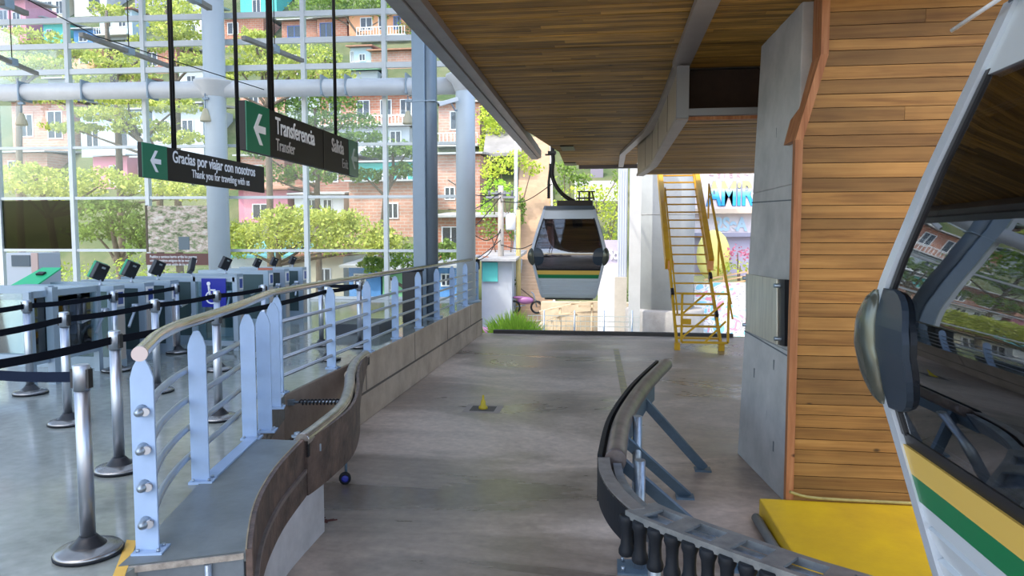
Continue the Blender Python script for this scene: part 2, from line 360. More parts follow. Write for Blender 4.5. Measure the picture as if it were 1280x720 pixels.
def ribbon(mb, path, off0, off1, z0f, z1f, t=.5):
    """solid band that follows a path: lateral offsets off0/off1, heights z0f(i), z1f(i)"""
    n = len(path); rows = []
    for i, p in enumerate(path):
        d = (path[min(i + 1, n - 1)] - path[max(i - 1, 0)]); d.z = 0; d.normalize(); s_ = Vector((d.y, -d.x, 0))
        f = i / (n - 1); z0 = z0f(f) if callable(z0f) else z0f; z1 = z1f(f) if callable(z1f) else z1f
        a = off0(f) if callable(off0) else off0; b = off1(f) if callable(off1) else off1
        rows.append([(p.x + s_.x * a, p.y + s_.y * a, z0), (p.x + s_.x * b, p.y + s_.y * b, z0), (p.x + s_.x * b, p.y + s_.y * b, z1), (p.x + s_.x * a, p.y + s_.y * a, z1)])
    k = len(mb.v)
    for r in rows: mb.v += r
    for i in range(n - 1):
        for j in range(4):
            a = k + i * 4 + j; b = k + i * 4 + (j + 1) % 4; mb.f.append((b, a, a + 4, b + 4)); mb.t.append(t); mb.sm.append(False)
    mb.f.append((k, k + 1, k + 2, k + 3)); mb.f.append(tuple(k + (n - 1) * 4 + j for j in (3, 2, 1, 0))); mb.t += [t, t]; mb.sm += [False, False]
    return mb

FZ = -.886
# ================================================================== SETTING
mb = MB(); mb.prism([(-3.0, -3), (9, -3), (9, 18.6), (-3.4, 18.6), (-3.4, 6)], FZ - .25, FZ); mb.build('floor', FLOORM, kind='structure')
hallpoly = [(-22, -3), (-2.28, -3), (-2.28, 3.14), (-2.56, 4.2), (-2.75, 5.2), (-3.12, 6.3), (-3.3, 6.95), (-3.3, 18.45), (-22, 17.6)]
mb = MB(); mb.prism(hallpoly, -.25, 0); mb.build('floor_hall', HALLM, kind='structure')
mb = MB()
for a, b in ((3, 4), (4, 5), (5, 6)):   # retaining face under the hall between kerb and parapet
    p, q = hallpoly[a], hallpoly[b]; mb.bar((p[0] - .1, p[1], -.45), (q[0] - .1, q[1], -.45), .18, .87)
mb.build('wall_platform', PARA, kind='structure')
# parapet wall under the railing
mb = MB(); mb.box(-3.5, 6.9, FZ, -3.29, 18.45, -.004)
mb.box(-3.29, 6.95, FZ, -3.265, 18.4, -.50)
o = mb.build('wall_left', PARA, kind='structure', bevel=.012)
mb = MB()
for y in (9.4, 11.9, 14.4, 16.9): mb.box(-3.292, y, -.48, -3.286, y + .02, -.02)
mb.box(-3.295, 6.95, -.50, -3.26, 18.4, -.485)
mb.build('trim_1', mat('joint filler', (.12, .10, .085), .9), kind='structure')
# floor edge kerb strip at the far end
tag(MB().box(-3.0, 18.52, FZ, 3.1, 18.68, FZ + .09).build('edge_curb', mat('dark curb', (.07, .065, .06), .8, var=.3)), 'low dark curb strip along the far end of the concrete floor', 'curb')
# ---- ceiling boards
LE = [(2.5, -1.6), (14.1, -1.64), (17.7, -1.24), (21.0, -1.3)]
def lerp(tab, y):
    for (a, b), (c, d) in zip(tab, tab[1:]):
        if a <= y <= c: return b + (d - b) * (y - a) / (c - a)
    return tab[0][1] if y < tab[0][0] else tab[-1][1]
mb = MB(); y = 2.5
while y < 20.9:
    w_ = R.choice((.085, .095, .11)); x0 = lerp(LE, y); x1 = .74 if y > 8.8 else 1.75
    if y > 14: x1 = .74
    xs = [x0]; q = x0 + R.uniform(.5, 2.4)
    while q < x1 - .3: xs.append(q); q += R.uniform(1.6, 3)
    xs.append(x1)
    dz = R.uniform(-.003, .003)
    for a, b in zip(xs, xs[1:]): mb.box(a + .001, y, 3.70 + dz, b - .001, min(y + w_ - .006, 21), 3.73)
    y += w_
mb.build('ceiling', WOODC, kind='structure')
mb = MB(); y = 2.5
while y < 9.3:   # right side boards
    w_ = R.choice((.1, .115)); dz = R.uniform(-.003, .003)
    if y > 8.8: mb.box(.9, y, 3.70 + dz, 2.6, min(y + w_ - .006, 9.3), 3.73)
    else: mb.box(1.751, y, 3.70 + dz, 2.6 if y > 5.9 else 1.752, y + w_ - .006, 3.73)
    y += w_
mb.build('ceiling_side', WOODC, kind='structure')
# unseen roof mass above the boards, added to block light
mb = MB(); mb.prism([(-1.9, -2), (.95, -2), (1.75, 2.5), (1.75, 5.8), (7, 6.7), (7, 21), (-1.2, 21), (-1.24, 17.7), (-1.66, 14.1)], 3.74, 4.25)
mb.build('ceiling_light_block', mat('light blocking slab', (.30, .29, .28), .8), kind='structure')
# left edge beam
mb = MB(); mb.prism([(-1.72, 1), (-1.58, 1), (-1.66, 14.1), (-1.72, 18.2), (-1.80, 18.4)], 3.62, 3.80)
mb2 = MB(); mb2.prism([(-1.86, 1), (-1.735, 1), (-1.81, 18.4), (-1.98, 18.4)], 3.60, 3.95)
bm = thing('edge_beam', 'long grey metal edge beam along the left side of the timber ceiling', 'beam', (-1.7, 1, 3.6))
mb.build('inner_flange', BRONZE, bm); mb2.build('outer_channel', mat('outer channel', (.33, .33, .33), .45, .3, var=.2), bm)
mb = MB(); mb.box(-2.2, 5.9, 3.66, -1.6, 5.93, 3.67)
# recess in ceiling far left (hanger slot and small hatches)
tag(MB().box(-1.13, 16.5, 3.675, -.83, 17.3, 3.698).build('ceiling_hatch', BLACKM), 'dark square hatch in the timber ceiling beside the hanging cabin arm', 'hatch')
tag(MB().box(-1.28, 20.15, 3.675, -.95, 20.8, 3.698).build('ceiling_hatch', BLACKM), 'small dark hatch at the far left corner of the timber ceiling', 'hatch')
# right trim strip in ceiling
mb = MB()
tr = [(.82, 2.5), (.82, 8.9), (.80, 12.0), (.70, 14.2), (.30, 17.9), (.30, 21)]
for (a, b), (c, d) in zip(tr, tr[1:]):
    w_ = .10 if b < 8 else .07
    mb.bar((a, b, 3.66), (c, d, 3.66), w_ * 2, .07)
tag(mb.build('ceiling_trim', BRONZE), 'grey metal strip that runs down the timber ceiling and bends left near its end', 'trim')
# far roof edge rail
tag(MB().box(-.9, 21.02, 3.60, 1.0, 21.1, 3.72).build('roof_edge_rail', mat('roof edge', (.20, .18, .18), .5, .3)), 'thin dark metal rail along the far edge of the timber ceiling', 'rail')

# ---- dropped box (bulkhead)
bk = thing('ceiling_bulkhead', 'boxed timber bulkhead with metal edges hanging below the ceiling before the yellow stair', 'bulkhead', (1.2, 8.8, 3.0))
mb = MB(); y = 8.85
while y < 16.4:
    w_ = R.choice((.10, .12)); x0 = .82 if y < 14.3 else .82 - (y - 14.3) * .08
    mb.box(x0, y, 3.02 + R.uniform(-.003, .003), 3.4, min(y + w_ - .007, 16.45), 3.05); y += w_
mb.build('underside_boards', WOODC, bk)
mb = MB(); mb.prism([(.80, 8.8), (.84, 8.8), (.84, 14.3), (.68, 16.4), (.60, 16.4), (.80, 14.3)], 3.05, 3.70); mb.build('side_panel', BRONZEL, bk)
mb = MB(); mb.prism([(.76, 8.74), (.90, 8.74), (.90, 14.3), (.74, 16.45), (.58, 16.45), (.76, 14.3)], 2.985, 3.04); mb.build('bottom_edge_trim', BRONZE, bk)
for yy in (10.6, 12.6, 14.3, 15.2):
    xx = .80 if yy < 14.3 else .80 - (yy - 14.3) * .095
    MB().box(xx - .004, yy, 3.05, xx + .01, yy + .012, 3.66).build('panel_seam', BLACKM, bk)
MB().box(.76, 8.70, 3.0, .90, 8.78, 3.60).build('corner_post', mat('grey angle', (.22, .23, .24), .5, .4), bk)
MB().box(.90, 8.72, 3.03, 2.3, 8.80, 3.11).build('front_angle', mat('grey angle', (.22, .23, .24), .5, .4), bk)
MB().box(.90, 8.80, 2.99, 2.3, 8.86, 3.03).build('front_board', WOODT, bk)
MB().box(.90, 9.5, 3.05, 2.6, 9.54, 3.72).build('recess_back', SHADEWD, bk)
MB().box(3.38, 8.8, 3.02, 3.42, 16.4, 3.75).build('right_panel', SHADEWD, bk)
MB().box(.6, 16.40, 3.03, 3.42, 16.44, 3.75).build('end_panel', WOODC, bk)

# ---- concrete pillar
pl = thing('concrete_pillar', 'tapering grey concrete pillar next to the pine clad wall', 'pillar', (1.9, 7.6, FZ))
mb = MB()
def ppx(z, far): # left edge X at height z
    f = (z - FZ) / (3.7 - FZ)
    return (1.49 + (1.63 - 1.49) * f, 8.46 - .1 * f) if far else (1.665 + .02 * f, 6.86)
zs = [FZ, .55, 2.1, 3.74]; rows = []
for z in zs:
    a = ppx(z, 0); b = ppx(z, 1); rows.append([(a[0], a[1], z), (2.6, a[1], z), (2.6, b[1], z), (b[0], b[1], z)])
for r0, r1 in zip(rows, rows[1:]): mb.hexa(r0 + r1, .5)
mb.build('column', CONCB, pl, bevel=.01)
mb = MB()
for z in (.5, 1.95):
    a = ppx(z, 0); b = ppx(z, 1); mb.bar((a[0] - .002, a[1], z), (b[0] - .002, b[1], z + .05), .006, .012)
for z, f in ((-.25, .4), (.1, .7), (-.5, .25), (.3, .3), (1.3, .5), (2.6, .45)):
    a = ppx(z, 0); b = ppx(z, 1); mb.box(a[0] + (b[0] - a[0]) * f - .006, a[1] + (b[1] - a[1]) * f, z, a[0] + (b[0] - a[0]) * f + .01, a[1] + (b[1] - a[1]) * f + .03, z + .10)
mb.build('form_marks', mat('dark form marks', (.10, .12, .13), .8), pl)
sp = thing('steel_plate', 'brushed steel plate bolted flat to the side of the concrete pillar', 'plate', (1.5, 8.0, .55))
P = [SX(932, 342, 1.50), SX(971, 349, 1.565), SX(971, 431, 1.565), SX(932, 413, 1.50)]
def slab(mb, P, nrm, th):
    n = Vector(nrm) * th; k = [Vector(p) for p in P]
    mb.hexa([k[3] , k[2], k[2] + n, k[3] + n, k[0], k[1], k[1] + n, k[0] + n], .5)
mb = MB(); slab(mb, P, (1, .1, 0), .02); mb.build('plate', mat('plate steel', (.82, .80, .68), .35, .7, var=.25, vs=3, stretch=(1, 4, .5)), sp, bevel=.003)
mb = MB(); q = [P[1] + Vector((.02, 0, 0)), P[1] + Vector((.05, -.09, 0)), P[2] + Vector((.05, -.09, 0)), P[2] + Vector((.02, 0, 0))]
slab(mb, q, (1, .1, 0), .09); mb.build('back_frame', BLACK, sp)
for p in (P[1] + Vector((0, -.01, -.06)), P[2] + Vector((0, -.01, .06)), P[0] + Vector((0, .02, -.05)), P[3] + Vector((0, .02, .06))):
    MB().tube([p + Vector((-.03, -.01, 0)), p + Vector((.10, 0, 0))], .02, 10).build('standoff_bolt', GALV, sp)

# ---- timber clad wall
wz = [FZ + .02]
while wz[-1] < 4.15: wz.append(wz[-1] + R.choice((.095, .105, .115, .12, .13)))
def wl_x(z): return 1.60 if z < 2.45 else (1.79 if z > 3.17 else 1.60 + (z - 2.45) / .72 * .19)
mb = MB()
for a, b in zip(wz, wz[1:]):
    b2 = b - .006; xs = [None]
    cuts = sorted([R.uniform(2.4, 6) for _ in range(R.choice((0, 1, 1)))])
    tv = R.random(); ends = [wl_x] + [None] * 0
    pts = [None] + cuts + [7.0]
    prev = None
    dy = R.uniform(0, .006)
    for i in range(len(pts) - 1):
        l0 = (wl_x(a) + .05, wl_x(b2) + .05) if i == 0 else (pts[i] + .0015,) * 2
        r0 = pts[i + 1] - .0015
        mb.hexa([(l0[0], 6.6 - dy, a), (r0, 6.6 - dy, a), (r0, 6.64, a), (l0[0], 6.64, a), (l0[1], 6.6 - dy, b2), (r0, 6.6 - dy, b2), (r0, 6.64, b2), (l0[1], 6.64, b2)], R.random() if R.random() < .85 else 0)
mb.build('wall_right', WOODW, kind='structure')
mb = MB(); mb.box(1.86, 6.645, FZ, 7, 6.84, 4.2); mb.box(1.66, 6.665, FZ, 1.86, 6.84, 2.40); mb.build('wall_right_core', mat('wall core', (.05, .04, .03), .9), kind='structure')
mb = MB()   # edge trim boards
mb.box(1.585, 6.575, FZ + .02, 1.650, 6.66, 2.45)
mb.hexa([(1.585, 6.575, 2.45), (1.65, 6.575, 2.45), (1.65, 6.66, 2.45), (1.585, 6.66, 2.45), (1.775, 6.575, 3.17), (1.84, 6.575, 3.17), (1.84, 6.66, 3.17), (1.775, 6.66, 3.17)])
mb.box(1.775, 6.575, 3.17, 1.84, 6.66, 4.2)
mb.build('trim_2', WOODT, kind='structure')
mb = MB()   # board return covering the pillar side above
for k in range(5):
    y0 = 6.67 + k * .09
    if y0 < 7.05:
        mb.hexa([(1.61, y0, 2.47), (1.67, y0, 2.47), (1.67, y0 + .085, 2.47), (1.61, y0 + .085, 2.47), (1.775, y0, 3.17), (1.84, y0, 3.17), (1.84, y0 + .085, 3.17), (1.775, y0 + .085, 3.17)])
        if y0 < 6.8: mb.box(1.775 - .0, y0, 3.17, 1.84, y0 + .085, 3.70)
mb.build('trim_3', WOODT, kind='structure')

# ================================================================== FACADE
def FY(X): return 18.3 + .045 * (X + 3.4)
def FP(px, py):
    r = ray(px, py); t = (18.3 + .045 * 3.4) / (r.y - .045 * r.x); return EYE + r * t
mxs = [FP(px, 200).x for px in (-95, -2, 90, 184, 280, 382, 482, 578)]
tzs = [.0, 1.24, 2.64, 3.99, 5.99, 6.66, 7.33, 8.0]
fac = thing('glass_facade', 'tall glazed facade of pale metal bars and clear panes between hall and hillside', 'facade', (-11, 18, 0))
mb = MB()
fac['kind'] = 'structure'
for i in range(len(mxs)):
    x = mxs[i]
    MB().box(x - .055, FY(x) - .07, 0, x + .055, FY(x) + .07, 8.3).build('mullion', MULL, fac)
for z in tzs:
    a, b = mxs[0], mxs[-1]
    w_ = .045 if z < 5 else .07
    MB().bar((a, FY(a), z + .04), (b, FY(b), z + .04), .09, w_ * 2 if z > 5 else w_ * 1.6).build('transom', MULL, fac)
for i in range(len(mxs) - 1):
    a, b = mxs[i], mxs[i + 1]
    if i == 6: b = b
    for j in range(len(tzs) - 1):
        if (i == 1 and j == 1): continue
        za, zb = tzs[j] + .04, tzs[j + 1] + .04
        wob = R.uniform(-.004, .004)
        MB().hexa([(a, FY(a) - .005, za), (b, FY(b) - .005 + wob, za), (b, FY(b) + .005 + wob, za), (a, FY(a) + .005, za), (a, FY(a) - .005, zb), (b, FY(b) - .005 + wob, zb), (b, FY(b) + .005 + wob, zb), (a, FY(a) + .005, zb)], .5).build('pane', GLASSF, fac)
a, b = mxs[1] + .06, mxs[2] - .06
tag(MB().bar((a, FY(a) - .0, 1.96), (b, FY(b) - .0, 1.96), .03, 1.32).build('smoked_panel', GLASSD), 'dark smoked glass panel in the facade above the white ticket machine', 'panel')
# big horizontal facade beam
a, b = -19.5, -3.7
bt = thing('facade_beam', 'thick pale grey tube beam crossing the glass facade between the round columns', 'beam', (-11, 17.6, 5.2))
mb = MB(); mb.tube([(a, FY(a) - .35, 5.47), (b, FY(b) - .35, 5.40)], .215, 20); mb.build('beam_tube', WHITEST, bt)
for px in (30, 108, 190, 405, 435, 510):
    x = FP(px, 113).x * .98
    MB().box(x - .02, FY(x) - .58, 5.20, x + .02, FY(x) - .12, 5.70).build('clamp_plate', GREYBLUE, bt)
def round_column(name, px, r, Y, label, z1=9.0):
    x = D(px, 200, Y).x
    t = thing(name, label, 'column', (x, Y, 0))
    MB().lathe((x, Y, 0), [(r, 0), (r, z1)], 28).build('shaft', mat('column paint', (.62, .68, .72), .4, .1, var=.06, vs=1.5), t)
    MB().lathe((x, Y, 5.15), [(r, .06), (r + .02, .08), (r + .10, .26), (r + .24, .40), (r + .24, .46), (r + .02, .48)], 28).build('collar', WHITEST, t)
    MB().lathe((x, Y, 0), [(r + .12, 0), (r + .12, .04), (r + .01, .05)], 24).build('base_plate', GREYBLUE, t)
    return t, x
c1, c1x = round_column('round_column', 271, .27, FY(-10.3) - .40, 'round pale column rising behind the green arrow thank you sign')
c2, c2x = round_column('round_column', 582, .24, 17.75, 'round grey column at the far end of the railing carrying the security camera')
# dark box column nearer
cx, cy = -3.82, 14.1
cx = D(532, 200, 14.1).x
bc = thing('steel_column', 'tall blue grey steel column with flat flanges behind the railing', 'column', (cx, cy, 0))
mb = MB(); mb.box(cx - .235, cy - .14, 0, cx + .03, cy + .14, 9.0); mb.build('flat_flange', mat('blue steel', (.22, .29, .36), .35, .2, var=.08), bc, bevel=.02)
mb = MB(); mb.lathe((cx + .10, cy + .02, 0), [(.135, 0), (.135, 9)], 24); mb.build('round_shaft', mat('blue steel shaded', (.17, .215, .26), .35, .2, var=.08), bc)  # darker copy of the flange blue: the column's shaded side put into colour
MB().box(cx - .30, cy - .22, 0, cx + .28, cy + .22, .03).build('base_plate', GREYBLUE, bc)
MB().box(cx - .245, cy - .15, 4.28, cx + .24, cy + .16, 4.30).build('joint_band', GREYBLUE, bc)

# unseen roof over the hall, made translucent to let soft daylight in
m = bpy.data.materials.new('hall roof sheet'); m.use_nodes = True
n = m.node_tree.nodes; l = m.node_tree.links; out = n['Material Output']
t1 = n.new('ShaderNodeBsdfTranslucent'); t1.inputs[0].default_value = (.46, .52, .58, 1); t2 = n.new('ShaderNodeBsdfTransparent'); t2.inputs[0].default_value = (.5, .55, .6, 1)
mxn = n.new('ShaderNodeMixShader'); mxn.inputs[0].default_value = .25; l.new(t1.outputs[0], mxn.inputs[1]); l.new(t2.outputs[0], mxn.inputs[2]); l.new(mxn.outputs[0], out.inputs[0])
MB().box(-21, -4, 9.0, -1.9, 18.8, 9.04).build('ceiling_hall', m, kind='structure')
mb = MB()
for k in range(12): mb.box(-21, -3.5 + k * 2, 8.75, -1.9, -3.42 + k * 2, 8.98)
mb.build('ceiling_joists', WHITEST, kind='structure')

# ================================================================== RAILING (one welded thing)
rl = thing('railing', 'blue posted steel railing with round tubes curving from the platform corner to the far parapet', 'railing', (-2.9, 6, 0))
near = [(-2.32, 3.30), (-2.64, 4.37), (-2.86, 5.34), (-3.10, 6.25)]
posts = []
near_path = smooth_path([(-2.33, 3.0, 0), (-2.325, 3.3, 0), (-2.50, 3.78, 0), (-2.655, 4.33, 0), (-2.84, 5.34, 0), (-3.12, 6.35, 0), (-3.36, 6.95, 0)], 6)
def tang(i, path):
    d = path[min(i + 1, len(path) - 1)] - path[max(i - 1, 0)]; d.z = 0; return d.normalized()
def post(mp, d, base=True, h=1.0, w_=.115):
    s_ = Vector((d.y, -d.x, 0))
    k = len(mb_.v)
    # flat bar with domed head
    prof = [(-w_ / 2, 0), (w_ / 2, 0), (w_ / 2, h - .10), (w_ * .36, h - .045), (w_ * .15, h), (-w_ * .15, h), (-w_ * .36, h - .045), (-w_ / 2, h - .10)]
    pts = [mp + s_ * a + Vector((0, 0, b)) for a, b in prof]; th = d * .008
    n_ = len(pts); mb_.v += [tuple(p - th) for p in pts] + [tuple(p + th) for p in pts]
    mb_.f.append(tuple(k + i for i in range(n_))); mb_.f.append(tuple(k + n_ + n_ - 1 - i for i in range(n_)))
    for i in range(n_): j = (i + 1) % n_; mb_.f.append((k + j, k + i, k + n_ + i, k + n_ + j))
    mb_.t += [.5] * (n_ + 2); mb_.sm += [False] * (n_ + 2)
HZR = 1.045
plist = [(near_path[i], tang(i, near_path)) for i in (6, 18, 24, 30)]
pipe_path = smooth_path([(-2.24, 3.17, 0), (-2.36, 3.40, 0), (-2.55, 3.78, 0), (-2.72, 4.25, 0), (-2.82, 4.70, 0), (-2.94, 5.2, 0), (-3.12, 5.9, 0), (-3.34, 6.65, 0), (-3.43, 7.0, 0)], 6)
far_y = [6.98 + 1.30 * i for i in range(0, 9)]
far_y[-1] = 18.2
for yy in [6.98, 8.42, 9.75, 11.1, 12.5, 13.9, 15.3, 16.75, 18.2]: plist.append((Vector((-3.385, yy, 0)), Vector((0, 1, 0))))
pair = near_path[24] + Vector((.02, .22, 0)); plist.append((pair, tang(24, near_path)))
for mp, d in plist:
    mb_ = MB(); post(Vector(mp), d); po = mb_.build('post', POSTBLUE, rl, bevel=.003)
    s_ = Vector((d.y, -d.x, 0)); b = MB(); b.obox(mp + Vector((0, 0, .008)) + s_ * .015, s_, d, (0, 0, 1), .075, .06, .008)
    bp_ = b.build('foot_plate', POSTBLUE, po)
    for a in (-.05, .05):
        for c in (-.035, .035): MB().tube([mp + s_ * (a + .015) + d * c + Vector((0, 0, .016)), mp + s_ * (a + .015) + d * c + Vector((0, 0, .03))], .01, 6).build('foot_bolt', GALV, po)
mb = MB(); fa, fb = near_path[18], near_path[24]; mb.bar(fa + Vector((.03, .05, .012)), fb + Vector((.03, 0, .012)), .09, .014); mb.build('foot_bar', POSTBLUE, rl)
rail_h = [.16, .35, .54, .735]
far_line = [Vector((-3.385, y, 0)) for y in (6.98, 18.2)]
for h in rail_h:
    pth = [p + Vector((0, 0, h)) for p in pipe_path[3:]]
    MB().tube(pth, .021, 12).build('rail_tube', STEEL, rl)
    MB().tube([p + Vector((0, 0, h)) for p in far_line], .021, 12).build('rail_tube', STEEL, rl)
    p = near_path[6]; d = tang(6, near_path)
    MB().lathe(p - d * .075 + Vector((0, 0, h)), [(.002, -.0), (.02, .012), (.028, .045), (.034, .075)], 14, ax=d).build('end_stub', GALV, rl)
hp = [p + Vector((0, 0, HZR)) for p in pipe_path] + [Vector((-3.43, 8, HZR + .01)), Vector((-3.40, 18.35, HZR + .03))]
hand = MB(); hand.tube(hp, .036, 16); hand = hand.build('handrail', RAILPIPE, rl)
MB().tube([hp[0] - (hp[1] - hp[0]).normalized() * .01, hp[0] + (hp[1] - hp[0]).normalized() * .005], .037, 16).build('end_cap', mat('pink end cap', (.62, .52, .50), .4), rl)
MB().box(-3.44, 18.36, .80, -3.33, 18.42, 1.06).build('end_box', BLACK, rl)

# ================================================================== STEEL KERB PLATFORM
kb = thing('platform_kerb', 'low grey steel platform kerb under the near end of the railing', 'kerb', (-2.2, 4.2, FZ))
edge = smooth_path([(-1.83, 3.37, 0), (-1.93, 3.58, 0), (-2.07, 3.9, 0), (-2.19, 4.25, 0), (-2.31, 4.72, 0), (-2.41, 5.32, 0)], 5)
inner = [Vector((-2.76, 5.32, 0)), Vector((-2.72, 5.0, 0)), Vector((-2.60, 4.37, 0)) + Vector((-.06, 0, 0)), Vector((-2.39, 3.3, 0)), Vector((-2.36, 3.12, 0))]
poly = [(p.x, p.y) for p in edge] + [(p.x, p.y) for p in inner]
MB().prism(poly, -.05, .006, .5).build('top_plate', KERBM, kb)
fr = MB(); fr.hexa([(-2.36, 3.12, FZ), (-1.84, 3.36, FZ), (-1.84, 3.38, FZ), (-2.36, 3.16, FZ), (-2.36, 3.12, -.02), (-1.84, 3.36, -.02), (-1.84, 3.38, -.02), (-2.36, 3.16, -.02)]); fr.build('front_plate', mat('front plate', (.22, .26, .29), .4, .5, var=.3, vs=5), kb)
MB().bar((-2.36, 3.10, -.012), (-1.83, 3.345, -.012), .012, .03).build('front_lip', mat('scuffed lip', (.45, .40, .34), .5, var=.5, vs=18), kb)
MB().tube([(-1.98, 3.27, FZ), (-1.98, 3.27, -.03)], .018, 10).build('corner_bar', GALV, kb)
base = smooth_path([(-1.96, 3.45, 0), (-2.16, 3.9, 0), (-2.28, 4.4, 0), (-2.37, 4.95, 0), (-2.40, 5.7, 0)], 5)
b = MB(); ribbon(b, base, -.12, .02, FZ, -.445); b.build('concrete_base', mat('pale base', (.66, .64, .65), .8, var=.3, vs=2), kb)
# guide skirt boards
sk = thing('guide_skirt', 'curved dark brown rubbing board wrapped round the left platform edge', 'guide rail', (-2.2, 4.2, -.45))
b = MB(); ribbon(b, edge, -.002, .03, -.24, .012); b.build('upper_board', RUST, sk)
b = MB(); ribbon(b, edge, .03, .052, -.255, -.225); b.build('middle_lip', mat('worn lip', (.26, .21, .19), .5, var=.4, vs=7), sk)
b = MB(); ribbon(b, edge, .012, .045, -.44, -.25); b.build('lower_board', RUST, sk)
b = MB(); ribbon(b, edge, -.004, .004, .008, .016); b.build('edge_bead', mat('ochre edge bead', (.42, .34, .22), .6, var=.4, vs=10), sk)
# free curved bumper
bu = thing('curved_bumper', 'curved brown bumper board topped by a steel tube leaning toward the parapet', 'guide rail', (-2.6, 7, -.5))
fp = smooth_path([(-2.40, 5.33, 0), (-2.41, 5.73, 0), (-2.47, 6.38, 0), (-2.68, 7.13, 0), (-2.93, 7.85, 0), (-3.15, 8.65, 0), (-3.20, 9.15, 0)], 6)
topz = lambda f: .03 + .06 * f
botz = lambda f: -.44 + .02 * f if f < .6 else -.428 + .50 * ((f - .6) / .4) ** 2.2
b = MB(); ribbon(b, fp, lambda f: .015 + .06 * math.sin(PI * min(f, 1)), lambda f: .045 + .06 * math.sin(PI * min(f, 1)), botz, lambda f: topz(f) - .02); b.build('board', RUST, bu)
b = MB(); b.tube([p + Vector((0, 0, topz(i / (len(fp) - 1)) - .03)) for i, p in enumerate(fp)], .058, 16); b.build('guide_tube', TUBE, bu)
pj = fp[24]; b = MB(); b.tube([pj + Vector((-.01, -.02, .03)), pj + Vector((.0, .03, .03))], .066, 16); b.build('tube_joint', TUBE, bu)
b = MB(); ribbon(b, fp, .03, .05, lambda f: topz(f) - .16, lambda f: topz(f) - .0); b.build('black_strip', RUBBER, bu)
b = MB(); b.bar(pj + Vector((-.02, -.05, -.1)), pj + Vector((-.02, -.05, -.5)), .05, .05); b.build('bracket', GALV, bu)
# spring damper
A = SX(356, 503, -3.16); A = G(358, 503, -.10); B = G(438, 502, -.06)
spd = thing('spring_damper', 'black coil spring damper bracing the curved bumper from the parapet', 'spring', (A.x, A.y, -.1))
b = MB(); b.tube([A, B], .014, 10); b.build('rod', GALV, spd)
dv = (B - A); L = dv.length; dn = dv.normalized(); uu = dn.cross(Vector((0, 0, 1))).normalized(); vv = Vector((0, 0, 1))
b = MB(); b.tube([A + dn * (L * (.22 + .7 * i / 150)) + (uu * math.cos(i * .5236 * 1.0) + vv * math.sin(i * .5236)) * .026 for i in range(151)], .008, 6); b.build('coil', BLACK, spd)
b = MB(); b.obox(A - dn * .02, dn, uu, vv, .02, .07, .08); b.obox(A + dn * .05, dn, uu, vv, .04, .02, .03); b.build('wall_bracket', GALV, spd)
b = MB(); b.obox(B, dn, uu, vv, .02, .04, .07); b.build('bumper_bracket', BLACKM, spd)
p = G(372, 546, .0)
ab = thing('anchor_bolt', 'large galvanised anchor bolt at the back corner of the steel kerb', 'bolt', (p.x, p.y, -.08))
MB().lathe((p.x, p.y, -.08), [(.03, 0), (.03, .08)], 12).build('stud', GALV, ab); MB().lathe((p.x, p.y, 0), [(.055, 0), (.055, .012), (.03, .014), (.03, .035), (.02, .04)], 6).build('nut', GALV, ab)
MB().bar((p.x, p.y, -.11), (p.x + .14, p.y + .12, -.11), .05, .06).build('anchor_arm', GALV, ab)
# blue capped wheel
p = G(431, 585, -.72)
dr = Vector((.35, -.93, 0)).normalized()
hz = FZ + .062
wh = MB().lathe((p.x, p.y, hz), [(.045, -.03), (.06, -.02), (.06, .02), (.048, .03)], 20, ax=dr).build('guide_wheel', RUBBER, bu); wh['label'] = 'small dark wheel with a blue cap under the board'
MB().lathe((p.x, p.y, hz), [(.036, 0), (.036, .034), (.02, .04)], 16, ax=dr).build('wheel_cap', mat('blue cap', (.02, .03, .30), .35), wh)
MB().tube([(p.x - .0, p.y + .03, hz), (p.x - .03, p.y + .12, hz + .30)], .015, 8).build('wheel_arm', GALVD, bu)
# little steel triangle bracket by the base
p = G(388, 652, FZ)
b = MB(); b.bar(p, p + Vector((-.05, .05, .20)), .02, .05); b.bar(p + Vector((-.02, .2, .02)), p + Vector((-.10, .0, .02)), .05, .02); b.bar(p + Vector((-.16, .05, .0)), p + Vector((-.05, .05, .19)), .02, .02)
tag(b.build('floor_bracket', GALV), 'small steel triangle bracket standing beside the pale kerb base', 'bracket')
b = MB()
for k in range(5): b.bar(p + Vector((.0 + k * .03, .02 + R.uniform(-.03, .12), .004)), p + Vector((.10 + k * .03, .02 + R.uniform(-.05, .12), .004)), .012, .008)
tag(b.build('rust_debris', mat('rusty scraps', (.10, .03, .025), .8)), 'rusty scraps lying on the floor beside the small steel bracket', 'debris', kind='stuff')

# ================================================================== RIGHT GUIDE with rollers
rg = thing('bumper_rail', 'curved black bumper rail on steel posts with diagonal floor braces', 'guide rail', (.2, 6.5, FZ))
q1 = smooth_path([(.66, 9.35, 0), (.45, 8.5, 0), (.25, 7.6, 0), (.05, 6.35, 0), (-.02, 5.25, 0)], 8)
